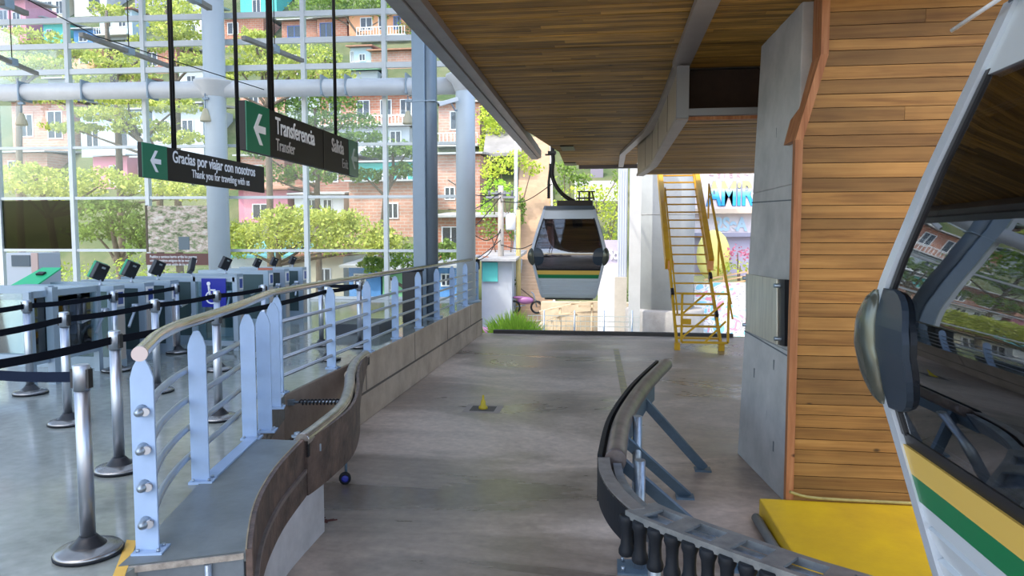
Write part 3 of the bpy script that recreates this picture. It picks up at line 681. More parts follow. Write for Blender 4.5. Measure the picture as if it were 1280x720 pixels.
# ribbon offsets: +s is to the left-hand of travel here; travel is toward the camera so outward (corridor side) is -X => positive offset
def hgt(f): return -.02 - .30 * min(1, (f / .55)) ** 1.1 - .02
b = MB(); ribbon(b, q1, .02, .055, lambda f: hgt(f), lambda f: .012 + .02 * (1 - f)); b.build('outer_strip', RUBBER, rg)
b = MB(); b.tube([p + Vector((.075, 0, -.035 + .02 * (1 - i / (len(q1) - 1)))) for i, p in enumerate(q1)], .080, 18); b.build('rail_tube', mat('worn dark tube', (.20, .165, .15), .38, .3, vs=4, col2=(.08, .07, .068)), rg)
b = MB(); ribbon(b, q1[10:], -.13, -.08, -.24, -.07); b.build('back_plate', GALVD, rg)
q2 = smooth_path([(-.02, 5.22, 0), (.0, 4.9, 0), (.07, 4.56, 0), (.19, 4.24, 0)], 6)
b = MB(); ribbon(b, q2, .02, .05, -.25, -.015); b.build('lower_plate', RUBBER, rg)
b = MB(); ribbon(b, q2, -.035, .05, -.03, .0); b.build('top_strip', mat('worn grey strip', (.30, .29, .28), .45, .4, var=.35, vs=8), rg)
b = MB(); ribbon(b, q2, -.12, -.06, -.22, -.04); b.build('inner_channel', GALV, rg)
for (px, py, Y) in ((797, 520, 6.5), (800, 575, 5.35)):
    pt = D(px, py, Y); b = MB(); b.tube([(pt.x, pt.y, FZ), (pt.x, pt.y, pt.z)], .042, 14); b.build('post', GALV, rg)
    b = MB(); b.box(pt.x - .16, pt.y - .12, FZ, pt.x + .16, pt.y + .12, FZ + .015); b.build('post_plate', GALVD, rg)
    b = MB()
    for a in (-.12, .12):
        for c in (-.08, .08): b.tube([(pt.x + a, pt.y + c, FZ + .015), (pt.x + a, pt.y + c, FZ + .05)], .014, 6)
    b.build('plate_bolts', GALV, rg)
for top, foot in (((.34, 7.75, -.10), G(880, 588, FZ)), ((.10, 6.35, -.14), G(858, 622, FZ)), ((.05, 5.45, -.06), G(925, 712, FZ))):
    tp = Vector(top); ft = Vector(foot) + Vector((0, 0, .02)); b = MB(); b.bar(tp, ft, .10, .03, up=(0, 1, .6)); b.build('brace', GALVD, rg)
    b = MB(); b.box(ft.x - .10, ft.y - .07, FZ, ft.x + .07, ft.y + .07, FZ + .02); b.build('brace_foot', GALVD, rg)
rr = thing('roller_rack', 'curved galvanised rack of black hourglass rollers leading toward the near cabin', 'roller guide', (.6, 3.8, FZ))
q3 = smooth_path([(.16, 4.26, 0), (.30, 4.10, 0), (.50, 3.92, 0), (.80, 3.66, 0), (1.05, 3.47, 0), (1.40, 3.26, 0), (1.9, 3.1, 0)], 10)
# resample evenly
def resample(path, step):
    out = [path[0]]; acc = 0
    for a, b in zip(path, path[1:]):
        seg = (b - a).length; d0 = 0
        while acc + seg - d0 >= step:
            d0 += step - acc; acc = 0; out.append(a + (b - a) * (d0 / seg))
        acc += seg - d0
    return out
q3 = resample(q3, .0575)
n3 = len(q3)
b = MB()
ribbon(b, q3, .035, .07, -.05, -.005); ribbon(b, q3, -.17, -.13, -.05, -.005)
for i in range(n3 - 1):
    if i % 5 in (0, 1): ribbon(b, [q3[i], (q3[i] + q3[i + 1]) / 2, q3[i + 1]], -.13, .035, -.02, -.005)
b.build('top_plate', mat('worn galvanised plate', (.34, .36, .36), .42, .55, vs=9, col2=(.20, .22, .23)), rr)
b = MB(); ribbon(b, q3, -.15, .0, -.075, -.065); b.build('channel_web', mat('bright galvanised web', (.55, .68, .82), .35, .4, vs=12, col2=(.22, .28, .36)), rr)
for i in range(0, n3, 2):
    p = q3[i]; d = tang(i, q3); s_ = Vector((d.y, -d.x, 0)); c = p + s_ * .055
    rlr = MB().lathe((c.x, c.y, -.40), [(.02, .11), (.042, .12), (.048, .13), (.048, .155), (.037, .185), (.034, .24), (.037, .295), (.048, .325), (.048, .355), (.04, .365)], 16).build('roller', RUBBER, rr)
for i in (2, 14, 26):
    if i < n3:
        p = q3[i]; b = MB(); b.tube([(p.x + .05, p.y + .07, FZ), (p.x + .05, p.y + .07, -.08)], .04, 12); b.build('leg', GALV, rr)
        b = MB(); b.box(p.x - .10, p.y - .06, FZ, p.x + .20, p.y + .2, FZ + .015); b.build('foot_plate', GALVD, rr)
b = MB(); b.tube([G(945, 647, FZ + .04), G(985, 712, FZ + .04)], .04, 14)
tag(b.build('floor_pipe', mat('grey conduit', (.20, .22, .23), .5, .3, var=.2)), 'grey pipe lying on the floor beside the yellow slab', 'pipe')
# yellow slab
zt = FZ + .16; a = G(955, 633, zt); b1 = G(1010, 722, zt)
dirv = (b1 - a).normalized(); far_end = a + dirv * 3.2
mb = MB(); mb.prism([(far_end.x, far_end.y), (3.4, far_end.y), (3.4, 6.56), (a.x, 6.56)], FZ, zt, .5)
tag(mb.build('floor_slab', YELSLAB, bevel=.012), 'low yellow painted slab on the floor in front of the pine wall', 'slab')
mb = MB(); mb.tube(smooth_path([(1.60, 6.50, zt + .09), (1.75, 6.52, zt + .045), (2.0, 6.53, zt + .03), (2.4, 6.54, zt + .025), (3.3, 6.55, zt + .02)], 4), .014, 8)
tag(mb.build('floor_cable', mat('dusty yellow cable', (.40, .33, .10), .6, var=.4, vs=10)), 'thin dusty yellow cable along the foot of the pine wall', 'cable')
# floor markings
mb = MB(); a = G(770, 436, FZ); c = G(799, 582, FZ)
prev = None; dd = (c - a)
mb.hexa([(c.x - .06, c.y, FZ), (c.x + .06, c.y, FZ), (a.x + .06, a.y, FZ), (a.x - .06, a.y, FZ), (c.x - .06, c.y, FZ + .003), (c.x + .06, c.y, FZ + .003), (a.x + .06, a.y, FZ + .003), (a.x - .06, a.y, FZ + .003)])
tag(mb.build('floor_line', YELLINE), 'worn yellow line painted down the middle of the concrete floor', 'floor marking')
mb = MB(); a = G(165, 676, 0); c = G(148, 722, 0)
mb.hexa([(c.x - .03, c.y, .001), (c.x + .03, c.y, .001), (a.x + .03, a.y, .001), (a.x - .03, a.y, .001), (c.x - .03, c.y, .004), (c.x + .03, c.y, .004), (a.x + .03, a.y, .004), (a.x - .03, a.y, .004)])
tag(mb.build('floor_line', YELTAPE), 'orange yellow tape strip on the hall floor beside the front railing post', 'floor marking')
for px, py, w_, dpt in ((662, 600, .10, .10), (640, 690, .05, .03)):
    pass
p = G(604, 511, FZ)
st = thing('floor_socket', 'small yellow plug standing in a dark square cutout in the floor', 'floor fitting', (p.x, p.y, FZ))
MB().box(p.x - .18, p.y - .16, FZ, p.x + .18, p.y + .16, FZ + .004).build('cutout', mat('dark cutout', (.09, .08, .07), .8), st)
mb = MB(); mb.box(p.x - .27, p.y - .24, FZ, p.x + .27, p.y + .24, FZ + .003); mb.build('patch', mat('pale patch', (.30, .26, .23), .7), st)
MB().lathe((p.x, p.y, FZ + .004), [(.07, 0), (.065, .03), (.04, .05), (.035, .11), (.018, .14), (.015, .20)], 12).build('plug', mat('plug yellow', (.55, .42, .02), .5), st)

# ================================================================== GONDOLAS
ZW = [(0, .70), (.04, .735), (.3, .80), (.75, .905), (1.0, .965), (1.12, .985), (1.22, .985), (1.4, .955), (1.8, .85), (2.2, .73), (2.45, .655), (2.6, .61)]
def cw(z):
    for (a, b), (c, d) in zip(ZW, ZW[1:]):
        if a <= z <= c:
            t = (z - a) / (c - a); return b + (d - b) * t
    return ZW[-1][1]
def make_gondola():
    g = thing('gondola_cabin', 'far cabin', 'cable car')
    def loft(name, z0, z1, off, m, par=g, n=14, ch=.06, cap=True, steps=None):
        b = MB(); zsl = steps or [z0 + (z1 - z0) * i / n for i in range(n + 1)]
        rings = []
        for z, o_ in [(q if isinstance(q, tuple) else (q, 0)) for q in zsl]:
            w = cw(min(max(z, 0), 2.6)) + off + o_; c = ch
            rings.append([(-w + c, -w, z), (w - c, -w, z), (w, -w + c, z), (w, w - c, z), (w - c, w, z), (-w + c, w, z), (-w, w - c, z), (-w, -w + c, z)])
        for r in rings: b.v += r
        for i in range(len(rings) - 1):
            for j in range(8): b.f.append((i * 8 + j, i * 8 + (j + 1) % 8, (i + 1) * 8 + (j + 1) % 8, (i + 1) * 8 + j)); b.t.append(.5); b.sm.append(False)
        if cap:
            b.f.append(tuple(range(7, -1, -1))); b.f.append(tuple((len(rings) - 1) * 8 + j for j in range(8))); b.t += [.5, .5]; b.sm += [False, False]
        return b.build(name, m, par)
    steps = [(0, -.02)]
    for k in range(4):
        z = .03 + k * .11; steps += [(z, -.012), (z + .085, -.0), (z + .095, -.02), (z + .105, -.02)]
    steps += [(.47, 0), (.54, 0)]
    loft('lower_body', 0, .54, 0, CABW, steps=steps)
    loft('stripe_green', .54, .64, .003, CABG, n=2)
    loft('stripe_yellow', .64, .75, .003, CABY, n=2)
    loft('stripe_black', .75, .80, -.008, BLACK, n=2)
    loft('header', 2.12, 2.37, -.005, CABW, n=3)
    loft('roof', 2.36, 2.47, .02, mat('cabin roof', (.07, .09, .11), .4), n=2)
    loft('floor_pan', -.05, .0, -.05, BLACKM, n=1)
    # corner posts
    for sx in (-1, 1):
        for sy in (-1, 1):
            b = MB(); N = 24; rows = []
            for i in range(N + 1):
                z = .0 + 2.37 * i / N; w = cw(z) + .012; a = .075
                rows.append([(sx * w, sy * w, z), (sx * (w - a), sy * w, z), (sx * (w - a), sy * (w - .035), z), (sx * (w - .035), sy * (w - .035), z), (sx * (w - .035), sy * (w - a), z), (sx * w, sy * (w - a), z)])
            for r in rows: b.v += r
            for i in range(N):
                for j in range(6):
                    q = (i * 6 + j, i * 6 + (j + 1) % 6, (i + 1) * 6 + (j + 1) % 6, (i + 1) * 6 + j)
                    b.f.append(q if sx * sy < 0 else q[::-1]); b.t.append(.5); b.sm.append(False)
            b.f.append(tuple(range(6))); b.f.append(tuple(N * 6 + j for j in range(6))); b.t += [.5, .5]; b.sm += [False, False]
            b.build('corner_post', CABF, g)
    # windows (one curved pane per side) and a dark gasket at each upright
    for k in range(4):
        rot = Matrix.Rotation(k * PI / 2, 3, 'Z')
        b = MB(); N = 12
        pts = []
        for i in range(N + 1):
            z = .79 + 1.35 * i / N; w = cw(z)
            pts.append([rot @ Vector((-w + .07, -w + .012, z)), rot @ Vector((w - .07, -w + .012, z))])
        for r in pts: b.v += [tuple(q) for q in r]
        for i in range(N): b.f.append((i * 2, i * 2 + 1, i * 2 + 3, i * 2 + 2)); b.t.append(.5); b.sm.append(True)
        o = b.build('window', GLASSC, g); sd = o.modifiers.new('solid', 'SOLIDIFY'); sd.thickness = .008; sd.use_rim = False
        for s in (-1, 1):
            b = MB(); pr = []
            for i in range(N + 1):
                z = .79 + 1.35 * i / N; w = cw(z); pr.append((z, w))
            for (za, wa), (zb, wb) in zip(pr, pr[1:]):
                P8 = [(s * (wa - .07), -wa + .002, za), (s * (wa - .10), -wa + .002, za), (s * (wa - .10), -wa + .02, za), (s * (wa - .07), -wa + .02, za),
                      (s * (wb - .07), -wb + .002, zb), (s * (wb - .10), -wb + .002, zb), (s * (wb - .10), -wb + .02, zb), (s * (wb - .07), -wb + .02, zb)]
                P8 = [rot @ Vector(q) for q in P8]
                if s > 0: P8 = [P8[i] for i in (1, 0, 3, 2, 5, 4, 7, 6)]
                b.hexa(P8, .5)
            b.build('window_gasket', BLACK, g)
        w = cw(1.98); b = MB(); P = [rot @ Vector((-w + .1, -w + .035, 1.97)), rot @ Vector((w - .1, -w + .035, 1.97))]; b.bar(P[0], P[1], .025, .05)
        b.build('vent_bar', BLACKM, g)
    # side bumpers with dark half round patches
    for k in (0, 2):
        rot = Matrix.Rotation(k * PI / 2, 3, 'Z')
        for s in (-1, 1):
            b = MB(); N = 16; rows = []
            for i in range(N + 1):
                a = -PI / 2 + PI * i / N; z = 1.12 + .235 * math.sin(a); w = cw(z); d_ = .03 + .25 * max(0, math.cos(a)) ** .8
                rows.append([rot @ Vector((s * (w - .06), -w - .016, z)), rot @ Vector((s * (w - .06 - d_), -w - .012, z)), rot @ Vector((s * (w - .06 - d_), -w + .012, z)), rot @ Vector((s * (w - .06), -w + .012, z))])
            for r in rows: b.v += [tuple(q) for q in r]
            for i in range(N):
                for j in range(4):
                    q = (i * 4 + j, i * 4 + (j + 1) % 4, (i + 1) * 4 + (j + 1) % 4, (i + 1) * 4 + j); b.f.append(q if s < 0 else q[::-1]); b.t.append(.5); b.sm.append(False)
            b.build('bumper_patch', mat('dark bumper patch', (.02, .035, .055), .3), g)
            b = MB(); rows = []; N = 16; M = 14
            for i in range(N + 1):
                f = i / N; z = .885 + .46 * f; w = cw(z); e2 = max(.02, 1 - abs(2 * f - 1) ** 3.2); ra = .078 * e2 ** .5 * (1.15 - .5 * abs(f - .42)); rb = .042 * e2 ** .4
                rows.append([rot @ Vector((s * (w + .005 + ra * (abs(math.cos(t)) ** .7) * (1 if math.cos(t) > 0 else -1)), -w - .015 + rb * (abs(math.sin(t)) ** .7) * (1 if math.sin(t) > 0 else -1), z)) for t in [2 * PI * j / M for j in range(M)]])
            for r in rows: b.v += [tuple(q) for q in r]
            for i in range(N):
                for j in range(M):
                    q = (i * M + j, i * M + (j + 1) % M, (i + 1) * M + (j + 1) % M, (i + 1) * M + j); b.f.append(q if s > 0 else q[::-1]); b.t.append(.5); b.sm.append(True)
            b.f.append(tuple(range(M - 1, -1, -1))); b.f.append(tuple(N * M + j for j in range(M))); b.t += [.5, .5]; b.sm += [False, False]
            b.build('corner_pad', mat('pad plastic', (.10, .11, .09), .2, .5), g)
    # benches inside
    for s in (-1, 1):
        MB().box(s * .45, -.6, .35, s * .80, .6, .42).build('bench', mat('bench', (.10, .12, .14), .5), g)
    # roof gear
    MB().box(-.34, -.45, 2.46, .62, .30, 2.62).build('roof_plate', BLACKM, g)
    b = MB(); b.box(.20, -.45, 2.66, .62, -.40, 2.70); b.box(.20, -.45, 2.84, .68, -.40, 2.87); b.box(.24, -.45, 2.60, .28, -.40, 2.86); b.box(.50, -.45, 2.60, .56, -.40, 2.86); b.bar((.6, -.42, 2.85), (.66, -.42, 2.62), .04, .04); b.build('roof_rack', BLACKM, g)
    b = MB(); b.tube(smooth_path([(.12, 0, 2.62), (-.02, 0, 2.68), (-.22, 0, 2.82), (-.40, 0, 3.05), (-.50, 0, 3.3), (-.50, 0, 3.55), (-.48, 0, 3.75), (-.50, 0, 4.0), (-.50, 0, 4.3)], 5), .055, 12); b.build('hanger_arm', BLACKM, g)
    b = MB(); b.tube([(-.60, -.02, 2.70), (-.60, -.02, 3.15), (-.56, -.02, 3.5), (-.56, 0, 3.65)], .035, 10); b.build('hanger_damper', BLACKM, g)
    b = MB()
    for i in range(8): b.lathe((-.60, -.02, 2.72 + i * .05), [(.045, 0), (.045, .02)], 10)
    b.build('damper_rings', BLACK, g)
    b = MB(); b.box(-.62, -.12, 3.92, -.40, .12, 3.99); b.box(-.70, -.05, 3.88, -.42, .05, 3.92); b.build('hanger_clamp', BLACKM, g)
    return g
gA = make_gondola()
gB = copy_tree(gA)
gA.location = (-1.08, 20.0, 0)
gA['label'] = 'whole grey cable car cabin hanging at the far end of the corridor'
gA['group'] = 'cable car cabins'; gB['group'] = 'cable car cabins'
gB['label'] = 'close cable car cabin with yellow and green stripes, cut by the right frame edge'
gB.location = (2.05, 2.1, .05); gB.rotation_euler = (0, 0, -PI / 2)
rp_ = [D(1190, 38, 3.0), D(1262, -10, 2.62)]
b = MB(); b.tube([(2.1 - q.y, q.x - 2.05, q.z - .05) for q in rp_], .008, 8); rod = b.build('door_rod', WHITEST, None); rod.parent = gB
# haul cable above the far cabin
b = MB(); b.tube([(-1.58, 18.9, 4.32), (-1.58, 60, 22)], .025, 8); tag(b.build('haul_cable', BLACKM), 'steel haul cable running out above the far cable car cabin', 'cable')

# ================================================================== YELLOW STAIR
ys = thing('yellow_stair', 'steep yellow steel access stair with gate standing on the far floor', 'stair', (2.0, 16.3, FZ))
xl0, xr0 = 1.52, 2.48
yb, zb = 16.35, FZ + .05; yt, zt2 = 22.6, 3.75
for s, x, nm in ((-1, xl0, 'stringer'), (1, xr0, 'stringer')):
    MB().bar((x, yb, zb), (x, yt, zt2), .055, .14).build('stringer', YELLOW, ys)
    ya, yc = 18.6, 22.6; za = zb + (zt2 - zb) * (ya - yb) / (yt - yb)
    MB().bar((x - s * -.05, ya, za + .14), (x - s * -.05, yc, zt2 + .14), .13, .34).build('upper_side_plate', YELLOW, ys)
    MB().box(x - .05, ya - .10, za - .02, x + .10 * (1 if s > 0 else .9), ya - .02, za + .22).build('plate_end', mat('orange plate end', (.75, .34, .12), .5), ys)
    MB().box(x - .06, yb - .08, FZ, x + .06, yb + .08, FZ + .16).build('foot', YELLOW, ys)
nT = 20
for i in range(nT):
    f = (i + .8) / nT; y = yb + (yt - yb) * f; z = zb + (zt2 - zb) * f
    MB().box(xl0, y - .09, z - .015, xr0, y + .09, z + .02).build('tread', YELLOW, ys)
for i, f in enumerate((.30, .36, .12, .22)):
    y = yb + (yt - yb) * f; z = zb + (zt2 - zb) * f; x = xl0 if i % 2 else xr0
    MB().bar((x + .0, y - .02, z + .05), (x, y + .16, z + .155), .075, .16).build('black_grip', BLACK, ys)
# handrails right and left
def hr(x, off, y0, y1):
    f0 = (y0 - yb) / (yt - yb); f1 = (y1 - yb) / (yt - yb)
    return (x, y0, zb + (zt2 - zb) * f0 + off), (x, y1, zb + (zt2 - zb) * f1 + off)
for off, dx in ((.95, .20), (.62, .24)):
    a, b_ = hr(xr0 + dx, off, 16.4, 20.4)
    MB().bar(a, b_, .035, .035).build('handrail', YELLOW, ys)
for y_ in (18.4, 20.4):
    a, b_ = hr(xr0 + .2, .95, y_, y_ + .01); MB().bar((a[0], a[1], a[2] - .95), a, .04, .04).build('handrail_post', YELLOW, ys)
a, b_ = hr(xl0 + .0, .72, 16.4, 20.6); MB().bar(a, b_, .035, .035).build('handrail', YELLOW, ys)
for y_ in (18.4, 20.6):
    a, b_ = hr(xl0, .72, y_, y_ + .01); MB().bar((a[0], a[1], a[2] - .75), a, .04, .04).build('handrail_post', YELLOW, ys)
# gate at the foot
gx0, gx1, gy = 1.60, 2.60, 16.22
z0, z1 = FZ + .19, FZ + 1.27
for a, b_ in (((gx0, z0), (gx0, z1)), ((gx1, z0), (gx1, z1)), ((gx0, z1), (gx1, z1)), ((gx0, z0), (gx1, z0))):
    MB().bar((a[0], gy, a[1]), (b_[0], gy, b_[1]), .05, .05, up=(0, 1, 0)).build('gate_bar', YELLOW, ys)
for a, b_ in (((gx0, z0 + .62), (gx0 + .5, z1)), ((gx0, z0 + .1), (gx1 - .1, z1 - .2)), ((gx0 + .5, z0), (gx1 - .05, z0 + .48))):
    MB().bar((a[0], gy, a[1]), (b_[0], gy, b_[1]), .04, .045, up=(0, 1, 0)).build('gate_diagonal', YELLOW, ys)
MB().box(gx0 + .02, gy - .05, z0 + .40, gx0 + .2, gy + .03, z0 + .52).build('gate_latch', YELLOW, ys)

# ================================================================== SIGNS
AR = [(-.085, 0), (.0, .095), (.045, .095), (-.022, .022), (.095, .022), (.095, -.022), (-.022, -.022), (.045, -.095), (.0, -.095)]
def arrow(parent, x, y, z, m, s=1.0, sgn=-1):
    # arrow lying on a face with normal +X; left of the photo = -Y ... head points to -Y (left)
    b = MB(); pts0 = [(x, y + a * s, z + c * s * 1.2) for a, c in AR]; pts1 = [(x + .005, y + a * s, z + c * s * 1.2) for a, c in AR]
    n_ = len(AR); b.v += pts0 + pts1
    def tri(idx): b.f.append(tuple(n_ + i for i in idx)); b.t.append(.5); b.sm.append(False)
    # split into convex pieces
    tri((0, 3, 2, 1)); tri((0, 8, 7, 6)); tri((0, 6, 5, 4, 3))
    for f in list(b.f): pass
    for i in range(n_): j = (i + 1) % n_; b.f.append((i, j, n_ + j, n_ + i)); b.t.append(.5); b.sm.append(False)
    return b.build('arrow', m, parent)
def sign(name, label, X, y0, y1, z0, z1, rods, topz=8.7):
    t = thing(name, label, 'sign', (X, (y0 + y1) / 2, z0))
    MB().box(X - .05, y0, z0, X, y1, z1).build('board', SIGNBL, t, bevel=.004)
    for ry, dbl in rods:
        for k in (0, .05) if dbl else (0,):
            MB().tube([(X - .02, ry + k, z1 - .01), (X - .02, ry + k, topz)], .014 if dbl else .016, 10).build('hanger_rod', BLACKM, t)
    return t
X = -4.87
yl, yr = 7.04, 9.75
s1 = sign('hanging_sign', 'hanging black sign reading Gracias por viajar con nosotros with a green arrow end', X, yl, yr, 2.245, 2.61, ((7.62, True), (9.05, True)))
MB().box(X, yl, 2.245, X + .006, yl + .43, 2.61).build('green_end', GREENS, s1)
arrow(s1, X + .006, yl + .215, 2.43, WHITE, 1.0)
text('main_text', 'Gracias por viajar con nosotros', .185, WHITE, s1, (X + .006, yl + .53, 2.455), (0, 1, 0), (0, 0, 1), .80, .002, .0028)
text('small_text', 'Thank you for traveling with us', .135, WHITE, s1, (X + .006, yl + .90, 2.315), (0, 1, 0), (0, 0, 1), .80, .002, .001)
X = -2.6; yl, yr = 4.94, 7.27
s2 = sign('hanging_sign', 'hanging black sign reading Transferencia and Salida with green arrow ends', X, yl, yr, 2.235, 2.59, ((5.36, True), (6.72, False)))
MB().box(X, yl, 2.235, X + .006, yl + .36, 2.59).build('green_end', GREENS, s2)
MB().box(X, yr - .26, 2.235, X + .006, yr, 2.59).build('green_end', mat('greyish green', (.06, .16, .11), .3), s2)  # right end is a greyer green than the left end
arrow(s2, X + .006, yl + .19, 2.41, WHITE, 1.0)
arrow(s2, X + .006, yr - .13, 2.41, mat('dim arrow', (.35, .42, .38), .5), .9)
text('main_text', 'Transferencia', .185, WHITE, s2, (X + .006, yl + .46, 2.42), (0, 1, 0), (0, 0, 1), .74, .002, .002)
text('small_text', 'Transfer', .135, mat('dim letter film', (.5, .48, .46), .5), s2, (X + .006, yl + .46, 2.29), (0, 1, 0), (0, 0, 1), .74, .002, 0)
text('main_text', 'Salida', .175, mat('dim letter film', (.5, .48, .46), .5), s2, (X + .006, yr - .72, 2.42), (0, 1, 0), (0, 0, 1), .78, .002, .002)
text('small_text', 'Exit', .13, mat('fainter film', (.3, .29, .28), .5), s2, (X + .006, yr - .46, 2.29), (0, 1, 0), (0, 0, 1), .78, .002, 0)
MB().box(X, yl + 1.42, 2.235, X + .004, yl + 1.44, 2.59).build('panel_joint', BLACKM, s2)

# ================================================================== STANCHIONS with belts
def make_stanchion():
    g = thing('queue_post', 'x', 'stanchion')
    MB().lathe((0, 0, 0), [(.150, 0), (.157, .008), (.157, .026), (.146, .036), (.09, .05)], 32).build('base', mat('steel base cover', (.30, .29, .28), .25, .8), g)
    MB().lathe((0, 0, 0), [(.160, .004), (.162, .018), (.155, .022)], 32).build('base_ring', RUBBER, g)
    MB().lathe((0, 0, .034), [(.11, 0), (.075, .022), (.048, .055), (.04, .065)], 24).build('base_cone', BLACK, g)
    MB().lathe((0, 0, .08), [(.036, 0), (.036, .76)], 20).build('tube', STEEL, g)
    MB().lathe((0, 0, .842), [(.039, 0), (.039, .125), (.034, .13)], 20).build('head', STEEL, g)
    b = MB(); b.box(-.016, .03, .855, .016, .05, .95); b.box(-.05, -.016, .855, -.03, .016, .95); b.box(.03, -.016, .855, .05, .016, .95); b.build('belt_catch', BLACK, g)
    return g
sp0 = make_stanchion()
SP = {'a': (-2.61, 3.24), 'b': (-3.34, 4.47), 'c': (-4.62, 5.56), 'd': (-5.89, 7.89), 'e': (-5.90, 6.60), 'f': (-7.74, 8.45), 'g': (-7.70, 9.25),
      'h': (-4.66, 6.86), 'i': (-5.98, 9.29), 'j': (-4.69, 8.1), 'k': (-3.42, 5.89), 'l': (-4.67, 9.25), 'm': (-3.62, 10.1), 'n': (-3.66, 9.0), 'o': (-4.25, 10.2)}
lab = {'a': 'nearest steel queue post, beside the front blue railing post', 'b': 'steel queue post just behind the nearest one, half hidden by the railing start',
       'c': 'steel queue post left of centre with two belts crossing behind the nearest post', 'd': 'steel queue post in front of the first green backed validator',
       'e': 'steel queue post before the glass barrier, third from the left edge', 'f': 'leftmost steel queue post beneath the green console',
       'g': 'slim far steel queue post before the glazed side of the first gate', 'h': 'steel queue post right of the second green backed validator, near the handrail start',
       'i': 'far steel queue post in front of the screens on the gates', 'j': 'steel queue post in front of the blue wheelchair panel',
       'k': 'steel queue post showing only through the curved part of the railing', 'l': 'steel queue post just right of the wheelchair panel behind the handrail bend',
       'm': 'farthest steel queue post, seen through the straight railing', 'n': 'steel queue post seen through the first straight railing bay', 'o': 'steel queue post behind the corner posts of the railing'}
root = {}
for i, (k, (x, y)) in enumerate(SP.items()):
    o = sp0 if i == 0 else copy_tree(sp0)
    o.location = (x, y, 0); o['label'] = lab[k]; o['group'] = 'belt queue posts'; root[k] = o
def belt(k, p, q, z=.91, sag=.015, m=NAVY):
    p = Vector((p[0], p[1], z)); q = Vector((q[0], q[1], z)); d = (q - p); n_ = 8; pts = [p + d * (i / n_) for i in range(n_ + 1)]
    b = MB(); dn = d.normalized(); s_ = Vector((dn.y, -dn.x, 0)) * .002
    for i, (a, c) in enumerate(zip(pts, pts[1:])):
        za = -sag * math.sin(PI * i / n_); zc = -sag * math.sin(PI * (i + 1) / n_)
        b.hexa([a - s_ + Vector((0, 0, za - .026)), c - s_ + Vector((0, 0, zc - .026)), c + s_ + Vector((0, 0, zc - .026)), a + s_ + Vector((0, 0, za - .026)),
                a - s_ + Vector((0, 0, za + .026)), c - s_ + Vector((0, 0, zc + .026)), c + s_ + Vector((0, 0, zc + .026)), a + s_ + Vector((0, 0, za + .026))], .5)
    o = b.build('belt', m, root[k]); return o
e = Vector
def ext(k, px, py):   # end a belt off the left of the picture
    return G(px, py, .91)
belt('a', SP['a'], (G(-60, 463, .91).x, G(-60, 463, .91).y), m=mat('navy webbing', (.008, .014, .032), .8, spec=.1))
def L_(a, px, py): g = G(px, py, .91); return (g.x, g.y)
belt('b', SP['b'], L_('b', -70, 466)); belt('b', SP['b'], SP['k'])
belt('c', SP['c'], L_('c', -60, 425)); belt('c', SP['c'], SP['h']); belt('h', SP['h'], SP['j']); belt('j', SP['j'], SP['l'])
belt('e', SP['e'], L_('e', -60, 393)); belt('e', SP['e'], SP['d']); belt('d', SP['d'], SP['i'])
belt('f', SP['f'], L_('f', -60, 366)); belt('g', SP['g'], SP['i'])
belt('k', SP['k'], SP['n']); belt('n', SP['n'], SP['m']); belt('m', SP['m'], SP['o'])

# ================================================================== GATES / TURNSTILES
FRM = mat('gate frame paint', (.34, .43, .52), .38, .3, var=.08)
def frame_panel(name, label, p, q, z0, z1, cat='barrier', th=.07):
    t = thing(name, label, cat, ((p[0] + q[0]) / 2, (p[1] + q[1]) / 2, 0))
    P0 = Vector((*p, 0)); Q0 = Vector((*q, 0)); d = (Q0 - P0).normalized()
    b = MB()
    b.bar(P0 + Vector((0, 0, z1)), Q0 + Vector((0, 0, z1)), th, th); b.bar(P0 + Vector((0, 0, z0)), Q0 + Vector((0, 0, z0)), th, th)
    b.bar(P0, P0 + Vector((0, 0, z1 + .03)), th, th, up=d); b.bar(Q0, Q0 + Vector((0, 0, z1 + .03)), th, th, up=d)
    b.build('frame', FRM, t)
    b = MB(); b.bar(P0 + Vector((0, 0, (z0 + z1) / 2)), Q0 + Vector((0, 0, (z0 + z1) / 2)), .012, z1 - z0 - .05); b.build('pane', GLASSP, t)
    return t
pA = G(-60, 360, 1.05); pB = G(64, 361, 1.05)
frame_panel('glass_barrier', 'blue grey framed glass barrier at the left edge in front of the green console', (pA.x, pA.y), (pB.x, pB.y), .28, 1.04, th=.085)
